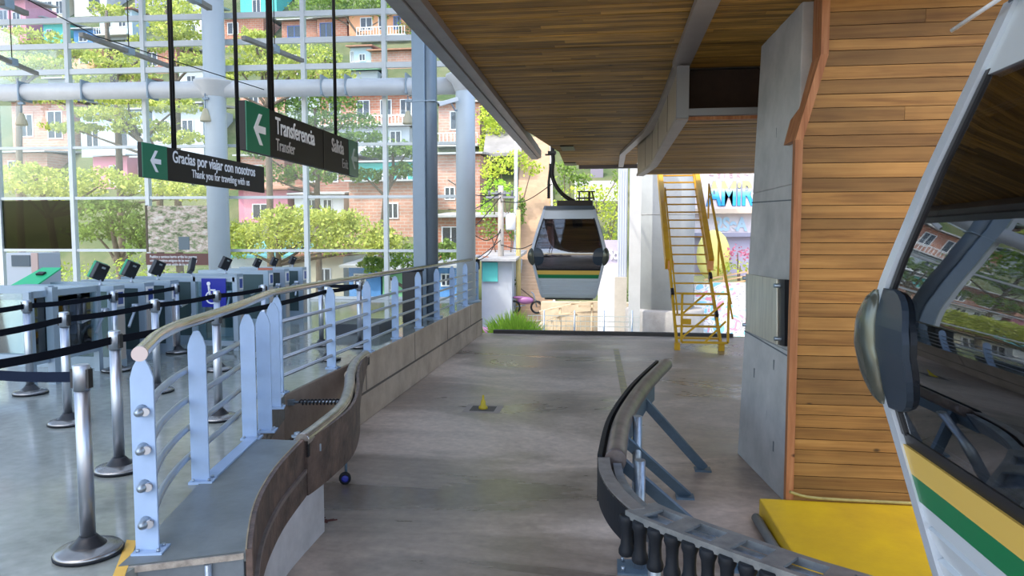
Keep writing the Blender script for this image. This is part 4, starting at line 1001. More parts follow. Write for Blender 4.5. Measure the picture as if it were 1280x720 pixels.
def make_gate():
    g = thing('ticket_gate', 'x', 'ticket gate')
    L, w_, h = 1.35, .20, 1.02
    # frame of the cabinet: long side along X, end post toward +X
    b = MB()
    b.box(-L, -w_ / 2, h - .07, 0, w_ / 2, h); b.box(-L, -w_ / 2, 0, 0, w_ / 2, .14)
    for x in (-L + .003, -.093, -.62): b.box(x, -w_ / 2 + .004, .003, x + .09, w_ / 2 - .004, h - .004)
    b.build('cabinet_frame', FRM, g)
    b = MB(); b.box(-L + .09, -w_ / 2 + .03, .14, -.62, w_ / 2 - .03, h - .07); b.build('side_glass', GLASSP, g)
    b = MB(); b.box(-.53, -w_ / 2 + .02, .14, -.09, w_ / 2 - .02, h - .07); b.build('side_panel', mat('dark teal side', (.10, .15, .16), .25, .5), g)
    b = MB(); b.box(-.004, -.07, .10, .014, .07, .72); b.build('end_cover', mat('pinkish steel cover', (.52, .46, .44), .35, .6), g)
    s = MB(); s.box(.0, -.07, .76, .016, .07, .97); sc = s.build('display_bezel', WHITEST, g)
    MB().box(.016, -.045, .79, .02, .045, .94).build('display', mat('blue display', (.04, .08, .30), .2), sc)
    b = MB(); b.bar((-.12, -w_ / 2, .72), (-.12, -w_ / 2 - .42, .62), .03, .03); b.bar((-.12, -w_ / 2, .72), (-.02, -w_ / 2 - .30, .48), .025, .025); b.lathe((-.12, -w_ / 2 - .01, .68), [(.05, 0), (.05, .07)], 12); b.build('tripod_arms', STEEL, g)
    return g
def make_validator(back):
    v = thing('card_validator', 'x', 'card validator')
    MB().lathe((0, 0, 0), [(.03, 0), (.012, .02), (.012, .07)], 10).build('stalk', STEEL, v)
    b = MB(); c = Vector((0, 0, .17)); az = Vector((.42, .25, 1)).normalized(); ay = Vector((.97, -.35, -.30)).normalized(); ax = ay.cross(az).normalized(); az = ax.cross(ay)
    b.obox(c, ax, ay, az, .085, .035, .105); b.build('body', BLACK, v, bevel=.012)
    if back:
        b = MB(); b.obox(c - ay * .045, ax, ay, az, .09, .022, .11); b.build('green_back', mat('validator green', (.01, .30, .13), .4), v, bevel=.01)
    b = MB(); b.obox(c + ay * .036 + az * .06, ax, ay, az, .025, .002, .012); b.build('indicator', mat('indicator', (.3, .35, .36), .3), v)
    return v
g0 = make_gate(); vB = make_validator(True); vK = make_validator(False)
vdef = [(119, 'B', 'left of the two green backed card validators on the gates'), (158, 'B', 'right of the two green backed card validators on the gates'), (191, 'K', 'black card validator below the left end of the mural caption'),
        (240, 'K', 'tilted black card validator in front of the mural caption'), (282, 'K', 'black card validator at the foot of the round pale column'), (322, 'K', 'small far card validator left of a similar pair'),
        (343, 'K', 'small far card validator in the middle of the far three'), (366, 'K', 'small far card validator at the end of the gate row')]
glab = ['ticket gate under the left green backed validator', 'ticket gate under the right green backed validator', 'ticket gate under the black validator beside the mural caption',
        'ticket gate under the tilted validator', 'ticket gate at the foot of the round pale column', 'far ticket gate left of the colourful pictogram', 'far ticket gate beside the colourful pictogram', 'last ticket gate of the row']
useB = False; useK = False
gys = []
for i, (px, kd, lb) in enumerate(vdef):
    xg = -6.0 - (.1 if i > 4 else 0)
    yg = SX(px + (6 if i < 3 else 0), 345, xg - .25).y
    gys.append(yg)
    g = g0 if i == 0 else copy_tree(g0); g.location = (xg, yg, 0); g['label'] = glab[i]; g['group'] = 'ticket gates'
    if kd == 'B': v = vB if not useB else copy_tree(vB); useB = True
    else: v = vK if not useK else copy_tree(vK); useK = True
    v.location = (xg - .25, yg, 1.02); v['label'] = lb; v['group'] = 'card validators'
    if i in (3,): v.rotation_euler = (0, 0, 1.1)
    if i >= 5: v.scale = (.8, .8, .8)
print('gate ys', gys)
# glazed panel between barrier and first gate
pC = (-6.0, 6.75)
frame_panel('glass_partition', 'blue framed glazed panel closing the gap before the first ticket gate', (-6.10, 6.85), (-6.12, gys[0] - .25), .28, 1.0)
# wheelchair panel on a wide gate
pw = thing('accessible_gate_panel', 'blue panel with a white wheelchair symbol on the wide gate', 'sign', (-5.5, 9.6, .5))
a = G(252, 348, .98); yy = 9.55; a = D(252, 348, yy); c = D(283, 384, yy)
MB().box(a.x, yy - .01, c.z, c.x, yy + .01, a.z).build('blue_panel', ISABL, pw)
cx_, cz_ = (a.x + c.x) / 2 - .02, (a.z + c.z) / 2
b = MB(); b.lathe((cx_ - .05, yy - .02, cz_ + .13), [(.028, 0), (.028, .01)], 14, ax=(0, 1, 0)); b.bar((cx_ - .05, yy - .014, cz_ + .10), (cx_ - .035, yy - .014, cz_ - .03), .008, .03, up=(1, 0, 0))
b.bar((cx_ - .045, yy - .014, cz_ + .04), (cx_ + .05, yy - .014, cz_ + .04), .008, .02); b.bar((cx_ - .035, yy - .014, cz_ - .03), (cx_ + .06, yy - .014, cz_ - .03), .008, .024); b.bar((cx_ + .06, yy - .014, cz_ - .03), (cx_ + .085, yy - .014, cz_ - .12), .008, .024, up=(1, 0, 0))
pts = [(cx_ - .01 + .085 * math.cos(t), yy - .014, cz_ - .065 + .085 * math.sin(t)) for t in [2.0 + i * .25 for i in range(15)]]
b.tube(pts, .011, 8); b.build('wheelchair_symbol', WHITE, pw)
frame_panel('gate_frame', 'tall blue framed glass gate leaf carrying the wheelchair panel', (a.x - .15, yy + .06), (c.x + .12, yy + .06), .10, 1.02, 'gate')
# pictogram panel on far gate
p = D(333, 345, 12.6); pc = thing('pictogram_panel', 'small orange and yellow pictogram panel on the far gates', 'sign', (p.x, p.y, p.z - .2))
MB().box(p.x - .16, p.y - .01, p.z - .17, p.x + .12, p.y + .01, p.z + .15).build('board', mat('pictogram ground', (.55, .16, .09), .5), pc)
b = MB(); b.ell((p.x - .07, p.y - .012, p.z - .02), .06, .005, .11); b.ell((p.x - .05, p.y - .012, p.z - .14), .09, .005, .04); b.build('pictogram', mat('pictogram yellow', (.80, .55, .05), .5), pc)
# white ticket machine with green console
p = D(28, 340, 8.9)
tm = thing('ticket_machine', 'white ticket machine with a grey screen behind the left glass barrier', 'ticket machine', (p.x, p.y, 0))
z_ = lambda y: D(28, y, 8.9).z
xa, xb = D(8, 340, 8.9).x, D(49, 340, 8.9).x
MB().box(xa, 8.9, 0, xb, 9.3, z_(316)).build('body', mat('machine white', (.58, .60, .62), .5), tm, bevel=.01)
MB().box(D(14, 330, 8.88).x, 8.885, z_(333), D(37, 330, 8.88).x, 8.90, z_(319)).build('screen', mat('machine screen', (.10, .14, .17), .15), tm)
MB().box(D(39, 330, 8.88).x, 8.88, 0, xb, 8.90, z_(316)).build('side_strip', mat('pink strip', (.60, .42, .36), .5), tm)
p = G(22, 357, 1.05)
gc = thing('green_console', 'slanted green console with a small black reader in front of the ticket machine', 'console', (p.x, 8.3, 0))
xa, xb = D(3, 350, 8.25).x, D(36, 350, 8.25).x; za, zb_ = D(3, 362, 8.25).z, D(3, 334, 8.75).z
b = MB(); b.hexa([(xa, 8.25, za - .02), (xb, 8.25, za - .02), (xb + .05, 8.75, zb_ - .02), (xa + .14, 8.75, zb_ - .02), (xa, 8.25, za), (xb, 8.25, za), (xb + .05, 8.75, zb_), (xa + .14, 8.75, zb_)]); b.build('green_top', mat('console green', (.03, .50, .20), .4), gc)
MB().box(xa, 8.25, 0, xb, 8.75, za - .02).build('console_body', mat('console grey', (.40, .46, .50), .5), gc)
xm = xb - .06; zm = (za + zb_) / 2 + .05
b = MB(); b.obox((xm - .05, 8.58, zm + .01), (1, 0, 0), (0, .9, .35), (0, -.35, .9), .05, .035, .012); b.build('reader', BLACK, gc)
# black litter bin by the column & low dark planter box
bx = D(516, 350, 13.3)
bn = thing('litter_bin', 'tall black litter bin in front of the blue steel column', 'bin', (bx.x, 13.3, 0))
MB().box(bx.x - .17, 13.15, 0, bx.x + .16, 13.45, .98).build('body', BLACK, bn, bevel=.02); MB().box(bx.x - .19, 13.13, .98, bx.x + .18, 13.47, 1.04).build('lid', RUBBER, bn, bevel=.01)
bx = G(505, 412, 0)
tag(MB().box(-4.6, 11.4, 0, -3.75, 12.3, .18).build('floor_box', mat('dark box', (.035, .045, .055), .5)), 'low dark box on the hall floor behind the railing', 'box')
# mural and caption banner in front of facade
p0 = FP(191, 258); p1 = FP(262, 315)
m = bpy.data.materials.new('mural print'); m.use_nodes = True; n = m.node_tree.nodes; l = m.node_tree.links; b_ = n['Principled BSDF']
tc = n.new('ShaderNodeTexCoord'); mp = n.new('ShaderNodeMapping'); mp.inputs['Scale'].default_value = (.9, 1, 1.9); l.new(tc.outputs['Object'], mp.inputs[0])
nz = n.new('ShaderNodeTexNoise'); nz.inputs['Scale'].default_value = 5.5; nz.inputs['Detail'].default_value = 10; nz.inputs['Roughness'].default_value = .75; nz.inputs['Distortion'].default_value = .2; l.new(mp.outputs[0], nz.inputs[0])
rp = n.new('ShaderNodeValToRGB'); e_ = rp.color_ramp.elements; e_[0].position = .36; e_[0].color = (.10, .05, .04, 1); e_[1].position = .62; e_[1].color = (.80, .74, .62, 1)
q = e_.new(.44); q.color = (.22, .30, .12, 1); q = e_.new(.52); q.color = (.62, .45, .36, 1); l.new(nz.outputs[0], rp.inputs[0]); l.new(rp.outputs[0], b_.inputs['Base Color']); b_.inputs['Roughness'].default_value = .5
mu = thing('mural_board', 'printed mural board of a pale hillside standing against the facade', 'mural', ((p0.x + p1.x) / 2, p0.y - .3, p1.z))
Ym = p0.y - .22
MB().box(p0.x, Ym - .02, p1.z, p1.x + .3, Ym + .02, p0.z).build('print', m, mu)
MB().box(p0.x - .06, Ym - .03, p1.z, p0.x, Ym + .03, p0.z + .02).build('edge_strip', mat('brown edge', (.12, .09, .05), .6), mu)
pw0 = FP(231, 296); pw1 = FP(245, 312)
MB().box(pw0.x, Ym - .03, pw1.z, pw1.x, Ym - .021, pw0.z).build('printed_window', mat('printed window', (.14, .18, .20), .5), mu)
q0 = FP(189, 316); q1_ = FP(262, 331)
cp = thing('caption_banner', 'brown caption banner with three lines of small white writing under the mural', 'banner', ((q0.x + q1_.x) / 2, Ym, q1_.z))
MB().box(q0.x, Ym - .02, q1_.z, q1_.x + .3, Ym + .02, q0.z - .01).build('ground', mat('brown caption', (.15, .055, .045), .5), cp)
for i, s in enumerate(('Pueblos y caminos barrio arriba los puentes', 'unieron caminos antiguos de las montañas y', 'que hacen unión de los valles')):
    text('caption_text', s, .105, WHITE, cp, (q0.x + .12 + (.30 if i == 2 else .0), Ym - .024, q0.z - .13 - i * .10), (1, 0, 0), (0, 0, 1), .72, .001, .001)

# ---- bell lamps, luminaires, camera
def bell(px, py, Y, label, arm=True):
    p = D(px, py, Y); t = thing('bell_lamp', label, 'lamp', tuple(p), 'bell shaped lamps under the facade beam')
    MB().lathe((p.x, p.y, p.z - .14), [(.135, 0), (.14, .03), (.12, .12), (.075, .24), (.06, .30), (.03, .33)], 18).build('shade', CREAM, t)
    MB().tube([(p.x, p.y, p.z + .18), (p.x, p.y, p.z + (.56 if arm else .3))], .015, 8).build('stem', GREYBLUE, t)
    MB().box(p.x - .06, p.y - .04, p.z + .40, p.x + .10, p.y + .04, p.z + .46).build('bracket', GREYBLUE, t) if arm else None
    return t
bell(27, 150, 17.35, 'cream bell shaped lamp under the facade beam near the left edge')
bell(257, 145, 17.3, 'cream bell shaped lamp attached to the left of the round pale column')
bell(510, 148, 17.85, 'cream bell shaped lamp under the facade beam beside the blue steel column')
def lumi(a, b_, label):
    t = thing('linear_lamp', label, 'lamp', tuple((a + b_) / 2), 'long thin lamps hanging in the hall')
    b = MB(); b.bar(a, b_, .11, .09); b.build('housing', mat('lamp housing', (.30, .28, .25), .5, .3, var=.3), t, bevel=.01)
    mid = (a + b_) / 2; b = MB(); b.tube([mid, (mid.x, mid.y, 8.7)], .012, 6); b.build('cord', BLACKM, t)
    MB().box(mid.x - .08, mid.y - .10, mid.z - .06, mid.x + .08, mid.y + .10, mid.z + .10).build('clamp', GREYBLUE, t)
def LP(px, py, z): return G(px, py, z)
lumi(LP(101, 43, 5.75), LP(212, 83, 5.75) , 'long thin hall lamp at upper left in front of the upper panes')
lumi(LP(304, 47, 5.75), LP(378, 76, 5.75), 'long thin hall lamp just right of the round pale column')
lumi(LP(-20, 63, 5.75), LP(46, 92, 5.75), 'long thin hall lamp at the left edge above the facade beam')
lumi(LP(-20, -6, 5.75), LP(33, 17, 5.75), 'long thin hall lamp in the top left corner')
lumi(LP(222, -14, 5.75), LP(262, 10, 5.75), 'long thin hall lamp at the top left of the round pale column')
b = MB(); a = D(30, 0, 12); c = D(210, 82, 16.5); b.tube([D(28, -4, 12), D(120, 45, 14), D(330, 112, 17.2)], .012, 6)
tag(b.build('tension_cable', BLACKM), 'thin dark cable slanting down across the upper left of the facade', 'cable')
p = D(566, 127, 17.45)
sc = thing('security_camera', 'small white security camera fixed to the far round column', 'camera', tuple(p))
b = MB(); b.bar(p + Vector((-.30, -.2, -.10)), p + Vector((.12, .0, .06)), .09, .10); b.build('housing', WHITE, sc, bevel=.01)
b = MB(); b.bar(p + Vector((-.31, -.21, -.10)), p + Vector((-.29, -.19, -.095)), .07, .07); b.build('lens', BLACK, sc)
b = MB(); b.tube([p + Vector((-.03, -.05, -.05)), p + Vector((.04, .1, -.20)), p + Vector((.16, .25, -.15))], .018, 8); b.build('arm', GREYBLUE, sc)

# ================================================================== OUTSIDE
mb = MB(); mb.box(-90, 19, -3.3, 90, HY, HZ); mb.build('ground', STREET, kind='structure')
mb = MB(); mb.hexa([(-110, HY, -3.3), (110, HY, -3.3), (110, 160, -3.3), (-110, 160, -3.3), (-110, HY, HZ), (110, HY, HZ), (110, 160, HZ + HS * (160 - HY)), (-110, 160, HZ + HS * (160 - HY))])
mb.build('ground_hillside', TERRA, kind='structure')
mb = MB(); mb.box(-90, -60, -3.3, 90, 19, -3.05); mb.build('ground_near', STREET, kind='structure')
mb = MB(); mb.box(-3.5, 18.7, -3.05, 6, 21.5, -1.25); mb.build('wall_bank', mat('planted bank', (.36, .40, .18), .9, var=.4), kind='structure')

# houses
BR1 = brickmat('orange brick', (.50, .20, .12), (.42, .15, .09), (.45, .36, .30))
BR2 = brickmat('pale brick', (.58, .30, .22), (.50, .24, .17), (.52, .44, .38))
BR3 = brickmat('dark brick', (.34, .14, .10), (.28, .11, .08), (.30, .24, .2))
def paint(n_, c): return mat(n_, c, .8, var=.15, vs=.9)
TEAL = paint('teal paint', (.10, .52, .48)); PINK = paint('pink paint', (.70, .28, .36)); LAV = paint('lavender paint', (.52, .48, .68)); CRE = paint('cream paint', (.74, .66, .50))
WHT = paint('white paint', (.78, .78, .80)); BLU = paint('blue paint', (.10, .28, .62)); GRY = paint('grey paint', (.46, .50, .54)); ORG = paint('orange paint', (.72, .36, .20)); VIO = paint('violet paint', (.28, .26, .50)); LBL = paint('light blue paint', (.55, .68, .78)); GRN = paint('green paint', (.22, .50, .26))
ROOFG = mat('corrugated tin', (.50, .50, .50), .6, .3, var=.3, vs=2); ROOFR = mat('clay tile', (.45, .22, .14), .85, var=.35, vs=4); ROOFT = mat('turquoise roof', (.20, .55, .55), .6, var=.2); ROOFGN = mat('green roof', (.16, .36, .20), .6, var=.2)
WINB = mat('blue window frames', (.07, .14, .42), .4); WIND = mat('dark window glass', (.04, .05, .07), .15)
def house(x0, y0, x1, y1, wm, rm, label, wins=(), roof=.25, Y=None, slope=0, balcony=None, extra=None, depth=4.0):
    if Y is None: Y = max(H((x0 + x1) / 2, y1).y, 33.2)
    A = D(x0, y0, Y); B = D(x1, y1, Y); xa, xb = A.x, B.x; zt_, zb_ = A.z, B.z; zg = min(hill(Y), zb_) - .4
    t = thing('house', label, 'house', ((xa + xb) / 2, Y, zg), 'hillside houses')
    dz = slope
    MB().hexa([(xa, Y, zg), (xb, Y, zg), (xb, Y + depth, zg), (xa, Y + depth, zg), (xa, Y, zt_), (xb, Y, zt_ - dz), (xb, Y + depth, zt_ - dz), (xa, Y + depth, zt_)], .5).build('walls', wm, t)
    if roof:
        o_ = .25
        MB().hexa([(xa - o_, Y - o_ * 2, zt_ - .0), (xb + o_, Y - o_ * 2, zt_ - dz), (xb + o_, Y + depth, zt_ + roof - dz + .2), (xa - o_, Y + depth, zt_ + roof + .2),
                   (xa - o_, Y - o_ * 2, zt_ + .1), (xb + o_, Y - o_ * 2, zt_ - dz + .1), (xb + o_, Y + depth, zt_ + roof - dz + .35), (xa - o_, Y + depth, zt_ + roof + .35)], .5).build('roof', rm, t)
    for w in wins:
        u0, v0, u1, v1 = w[:4]; fm = w[4] if len(w) > 4 else WHT
        wx0, wx1 = xa + (xb - xa) * u0, xa + (xb - xa) * u1; wz0, wz1 = zb_ + (zt_ - zb_) * v0, zb_ + (zt_ - zb_) * v1
        f = MB(); tk = .06
        f.box(wx0 - tk, Y - .05, wz0 - tk, wx1 + tk, Y + .02, wz0); f.box(wx0 - tk, Y - .05, wz1, wx1 + tk, Y + .02, wz1 + tk); f.box(wx0 - tk, Y - .05, wz0, wx0, Y + .02, wz1); f.box(wx1, Y - .05, wz0, wx1 + tk, Y + .02, wz1); f.box((wx0 + wx1) / 2 - .03, Y - .04, wz0, (wx0 + wx1) / 2 + .03, Y + .02, wz1)
        fo = f.build('window', fm, t); MB().box(wx0, Y - .02, wz0, wx1, Y + .0, wz1).build('glass', WIND, fo)
    if balcony:
        u0, v0, u1, v1 = balcony; wx0, wx1 = xa + (xb - xa) * u0, xa + (xb - xa) * u1; wz0, wz1 = zb_ + (zt_ - zb_) * v0, zb_ + (zt_ - zb_) * v1
        MB().box(wx0, Y - .9, wz0 - .12, wx1, Y, wz0).build('balcony_slab', CONCW, t)
        f = MB(); k = 0; x = wx0
        while x < wx1: f.box(x, Y - .9, wz0, x + .05, Y - .86, wz1); x += .25
        f.box(wx0, Y - .92, wz1, wx1, Y - .84, wz1 + .06); f.build('balcony_rail', WHT, t)
    return t
HL = [
 (-40, 3, 34, 62, PINK, ROOFG, 'pink house in the top left corner above the trees', ((.55, .45, .68, .8), (.78, .4, .9, .75)), .25),
 (32, 24, 56, 48, VIO, ROOFG, 'blue violet house beside the pink one at upper left', ((.3, .3, .6, .7),), .2),
 (46, -12, 84, 24, CRE, ROOFG, 'cream house at the top left with a lilac window', ((.2, .2, .5, .6), (.65, .2, .85, .6)), .2),
 (54, 30, 84, 55, TEAL, ROOFG, 'small teal house at upper left under grey roofs', ((.15, .3, .35, .7),), .2),
 (92, 38, 116, 56, BLU, ROOFG, 'small bright blue house at upper left', ((.3, .25, .7, .75, WHT),), .15),
 (92, -15, 134, 20, WHT, ROOFG, 'white house at the top left with a large dark window', ((.45, .15, .8, .7),), .2),
 (124, 14, 166, 50, LBL, ROOFR, 'pale blue house with a pink balcony left of the suspended lamp', ((.15, .45, .35, .8), (.6, .45, .8, .8)), .25, (.0, .15, 1, .35)),
 (82, 58, 118, 92, ORG, ROOFR, 'orange house partly hidden by a layered tree at left', ((.5, .4, .8, .8),), .25),
 (168, -20, 218, 12, VIO, ROOFG, 'violet house at the very top left of the first sign rod', ((.2, .2, .45, .65),), .2),
 (224, 4, 258, 50, WHT, ROOFG, 'narrow white house left of the round pale column', ((.3, .5, .6, .8), (.3, .1, .6, .4)), .2),
 (280, 22, 330, 58, BR1, ROOFG, 'orange brick house right of the round pale column near the top', ((.1, .45, .35, .8, WHT),), .2),
 (300, -14, 346, 22, TEAL, ROOFR, 'teal gabled house high above the second sign', ((.35, .2, .55, .6),), .3),
 (352, 27, 396, 52, BR1, ROOFG, 'brick house with wide blue window, left of its brick twin', ((.18, .25, .55, .75, WINB),), .2),
 (396, 24, 434, 52, BR1, ROOFG, 'brick house with tall blue window, right of its brick twin', ((.12, .2, .50, .8, WINB),), .25),
 (436, 18, 512, 52, ORG, ROOFR, 'orange house with balcony above the blue steel column', ((.2, .45, .38, .85), (.50, .45, .62, .9), (.75, .45, .85, .85, WINB)), .25, (.18, .18, .98, .42)),
 (438, 60, 464, 84, LBL, ROOFR, 'small pale blue house with one square window beside a brick wall', ((.45, .35, .70, .65), (.02, .3, .14, .8)), .3),
 (464, 65, 520, 86, BR2, ROOFR, 'long low brick house next to the small pale blue house', (), .2),
 (424, 90, 472, 104, GRY, ROOFGN, 'small shed with a green roof just above the facade beam', (), .6),
 (360, 72, 400, 104, BR3, ROOFG, 'dark brick shed above the facade beam', ((.3, .3, .5, .7),), .2),
 (14, 128, 90, 192, BR2, ROOFG, 'pale brick house below the beam at far left', ((.15, .35, .35, .75), (.62, .3, .85, .8)), .2),
 (100, 140, 180, 196, LBL, ROOFG, 'pale blue rendered house behind the layered trees', ((.1, .25, .28, .75), (.55, .25, .75, .8)), .2),
 (190, 132, 255, 196, GRY, ROOFG, 'grey rendered house behind the left sign', ((.1, .3, .3, .7), (.6, .3, .8, .7)), .2),
 (116, 196, 160, 236, PINK, ROOFG, 'small pink house with a white door among the trees', ((.5, .1, .7, .7, WHT),), .2),
 (400, 120, 524, 156, BR1, ROOFG, 'long brick terrace just under the facade beam', ((.1, .3, .2, .8), (.38, .3, .5, .8), (.62, .3, .72, .8), (.82, .3, .92, .8)), .2, (.0, .0, 1, .25)),
 (420, 160, 512, 200, GRY, ROOFG, 'grey house with a long balcony below the brick terrace', ((.1, .35, .22, .85), (.42, .35, .55, .85), (.75, .35, .88, .85)), .2, (.0, .15, 1, .42)),
 (548, 130, 600, 182, BR2, ROOFG, 'brick house between the blue column and the far round column', ((.3, .4, .6, .8),), .2, (.0, .0, 1, .25)),
 (448, 204, 524, 246, TEAL, ROOFG, 'dark teal house above the large brick wall', ((.3, .3, .5, .7), (.65, .3, .8, .7)), .2),
 (298, 238, 360, 278, PINK, ROOFR, 'pink house with dark window below the left sign', ((.30, .15, .60, .55),), .25),
 (368, 244, 430, 276, WHT, ROOFG, 'white house under tin roofs right of the pink house', ((.25, .3, .45, .8), (.6, .3, .75, .8)), .15),
 (436, 228, 526, 296, BR2, ROOFG, 'large plain brick building behind the round bushy tree', ((.55, .35, .68, .6),), .12),
 (546, 194, 600, 262, BR2, ROOFG, 'tall brick building seen between the two steel columns', ((.2, .2, .4, .4),), .15),
 (60, 100, 122, 132, GRY, ROOFG, 'grey house behind the facade beam at left', ((.2, .3, .4, .75), (.6, .3, .8, .75)), .2),
 (124, 98, 172, 128, BR2, ROOFR, 'pale brick house behind the facade beam left of the first sign rod', ((.3, .3, .5, .75),), .2),
 (175, 58, 222, 92, BR1, ROOFG, 'orange brick house behind the feathery tree left of the round pale column', ((.2, .3, .45, .75),), .2),
 (224, 86, 258, 118, WHT, ROOFG, 'small white house directly left of the column collar', ((.3, .3, .6, .7),), .2),
 (300, 106, 356, 142, BR2, ROOFG, 'pale brick house above the left end of the second sign', ((.2, .3, .4, .75), (.6, .3, .8, .75)), .2),
 (358, 112, 400, 150, GRY, ROOFG, 'grey house behind the second sign rods', ((.3, .3, .6, .7),), .2),
 (-10, 192, 60, 226, BR2, ROOFG, 'pale brick house at the left edge above the smoked panel', ((.3, .3, .5, .7),), .2),
 (172, 198, 232, 240, WHT, ROOFG, 'white house just under the left end of the first sign', ((.2, .3, .4, .7), (.6, .3, .8, .7)), .2),
 (300, 196, 356, 234, BR2, ROOFG, 'pale brick house under the second sign, above the pink house', ((.3, .3, .5, .7),), .2),
 (368, 196, 440, 240, BR3, ROOFG, 'dark brick house under the right half of the second sign', ((.2, .3, .35, .7), (.6, .3, .75, .7)), .2),
 (546, 272, 640, 322, BR1, ROOFG, 'brick building with grey slab right of the far column', ((.08, .35, .3, .75),), .1),
]
for h_ in HL:
    house(h_[0], h_[1], h_[2], h_[3], h_[4], h_[5], h_[6], h_[7], h_[8], None, 0, h_[9] if len(h_) > 9 else None)
# street level shops
house(286, 322, 362, 380, WHT, ROOFT, 'white shop with a turquoise roof at street level', ((.25, .35, .45, .8), (.55, .2, .68, .8)), .4, Y=31)
house(362, 320, 430, 386, CRE, ROOFR, 'cream shop front behind the tree trunks at street level', ((.1, .25, .3, .75), (.55, .25, .75, .75)), .3, Y=31.5)
house(436, 334, 476, 366, BLU, ROOFG, 'small bright blue stall at street level', ((.2, .3, .5, .7),), .1, Y=30)
house(478, 338, 506, 372, GRN, ROOFG, 'small green stall left of the litter bin', ((.2, .3, .6, .7),), .1, Y=30)
house(548, 334, 572, 366, BLU, ROOFG, 'narrow blue stall between the two steel columns', ((.2, .3, .6, .7),), .1, Y=30)
house(602, 326, 640, 352, GRY, ROOFG, 'grey garage with a teal front right of the far railing end', (), .1, Y=33.2)
tg = [o for o in bpy.data.objects if o.get('label', '').startswith('grey garage')][0]
MB().box(D(603, 330, 33.1).x, 33.08, D(620, 352, 33.1).z, D(622, 330, 33.1).x, 33.18, D(620, 328, 33.1).z).build('teal_front', TEAL, tg)

# trees
def trunk(b, p, q, r0, r1, bend=.2):
    p = Vector(p); q = Vector(q); mid = (p + q) / 2 + Vector((R.uniform(-bend, bend), R.uniform(-bend, bend), 0))
    pts = smooth_path([p, mid, q], 4); b.tube(pts, 0, 8, .5, True, [r0 + (r1 - r0) * i / (len(pts) - 1) for i in range(len(pts))])
def tree(label, trunk_px, Yt, pads, leaf, lsize=.17, dens=260, group='trees behind the facade', zb=None, name='tree'):
    """pads: list of (px, py, rx_px, ry_px, dY)"""
    tb = D(trunk_px, 300, Yt); z0 = hill(Yt) - .1 if zb is None else zb
    t = thing(name, label, 'tree', (tb.x, Yt, z0), group); dens *= 1.9
    bt_ = MB(); lf = MB()
    tops = [D(px, py, Yt + dY) for px, py, rx, ry, dY in pads]
    hi = max(tops, key=lambda v: v.z); root_ = Vector((tb.x, Yt, z0)); fork = Vector((tb.x + .1, Yt, min(v.z for v in tops) - .9 if min(v.z for v in tops) - .9 > z0 + .6 else z0 + .8))
    trunk(bt_, root_, fork, .17, .12); 
    if len(pads) > 1: trunk(bt_, fork, Vector((tb.x * .6 + hi.x * .4, Yt, hi.z - .2)), .12, .05)
    for (px, py, rx, ry, dY), c in zip(pads, tops):
        sc_ = (Yt + dY) / FPX; rxx = rx * sc_; rzz = ry * sc_
        zz = max(fork.z, c.z - 1.2 - rzz); st_ = Vector((tb.x + (hi.x - tb.x) * .4 * max(0, (zz - fork.z) / max(.1, hi.z - fork.z)), Yt, zz))
        trunk(bt_, st_, c - Vector((0, 0, rzz * .4)), .07, .025, .1)
        n_ = int(dens * max(1, rxx * 1.0) * max(.6, rzz) ** .5)
        lf.leaves(c, rxx, min(rxx, 1.8), rzz, n_, lsize, shell=.25)
        # ragged fringe
        for _ in range(int(6 + rxx * 3)):
            a = R.uniform(0, 2 * PI); lf.leaves(c + Vector((math.cos(a) * rxx * .9, R.uniform(-.8, .4), math.sin(a) * rzz * .9)), rxx * .18, .3, rzz * .3 + .08, 26, lsize * .9, shell=.1)
    bt_.build('trunk', BARK, t); lf.build('foliage', leaf, t); return t
tree('layered pale tree at the left edge above the facade beam', 30, 29, [(40, 48, 52, 8, 0), (20, 70, 40, 9, .5), (55, 80, 45, 8, -.3), (100, 66, 20, 6, 0), (20, 92, 34, 6, 0)], LEAFA)
tree('layered tree with yellow green pads left of the first sign rod', 150, 28, [(152, 74, 46, 11, 0), (190, 58, 24, 6, .4), (120, 96, 40, 8, 0), (160, 92, 40, 7, .6), (140, 15, 20, 8, .8)], LEAFA)
tree('tall feathery tree behind the upper part of the pale round column', 225, 27.5, [(225, 20, 38, 14, 0), (232, 50, 30, 12, .3), (215, 38, 30, 10, -.4), (245, 76, 26, 9, 0), (205, 8, 40, 8, .6)], LEAFA)
tree('broad layered tree just right of the pale round column', 335, 28, [(330, 62, 40, 12, 0), (385, 72, 44, 14, .3), (350, 86, 44, 9, 0), (300, 84, 26, 11, .2), (405, 94, 44, 8, 0), (320, 45, 20, 6, .4), (290, 108, 30, 8, 0)], LEAFA, dens=300)
tree('tree with long horizontal pads crossing below the facade beam', 200, 27, [(130, 142, 50, 7, 0), (180, 158, 46, 9, .2), (60, 120, 50, 7, 0), (220, 134, 38, 6, .3), (225, 172, 34, 8, 0), (95, 160, 36, 6, .5), (160, 126, 46, 5, -.3)], LEAFA, dens=300)
tree('wide yellow green tree filling the panes above the smoked panel', 60, 25, [(20, 228, 60, 16, 0), (80, 238, 50, 12, .3), (130, 224, 52, 13, 0), (40, 214, 40, 8, .6), (190, 232, 52, 12, .2), (232, 240, 34, 12, 0)], LEAFA, dens=340)
tree('mid green tree between the smoked panel and the mural', 145, 24.5, [(140, 268, 46, 18, 0), (120, 290, 34, 12, .2), (165, 284, 26, 18, 0), (135, 256, 40, 8, .3), (178, 300, 14, 14, 0)], LEAFB)
tree('round bushy tree in the middle of the facade', 345, 26, [(335, 292, 50, 26, 0), (390, 288, 60, 30, .3), (440, 296, 56, 24, 0), (365, 270, 40, 12, .5), (300, 300, 26, 22, 0), (480, 302, 30, 18, .3), (420, 272, 40, 10, .2)], LEAFA, dens=420)
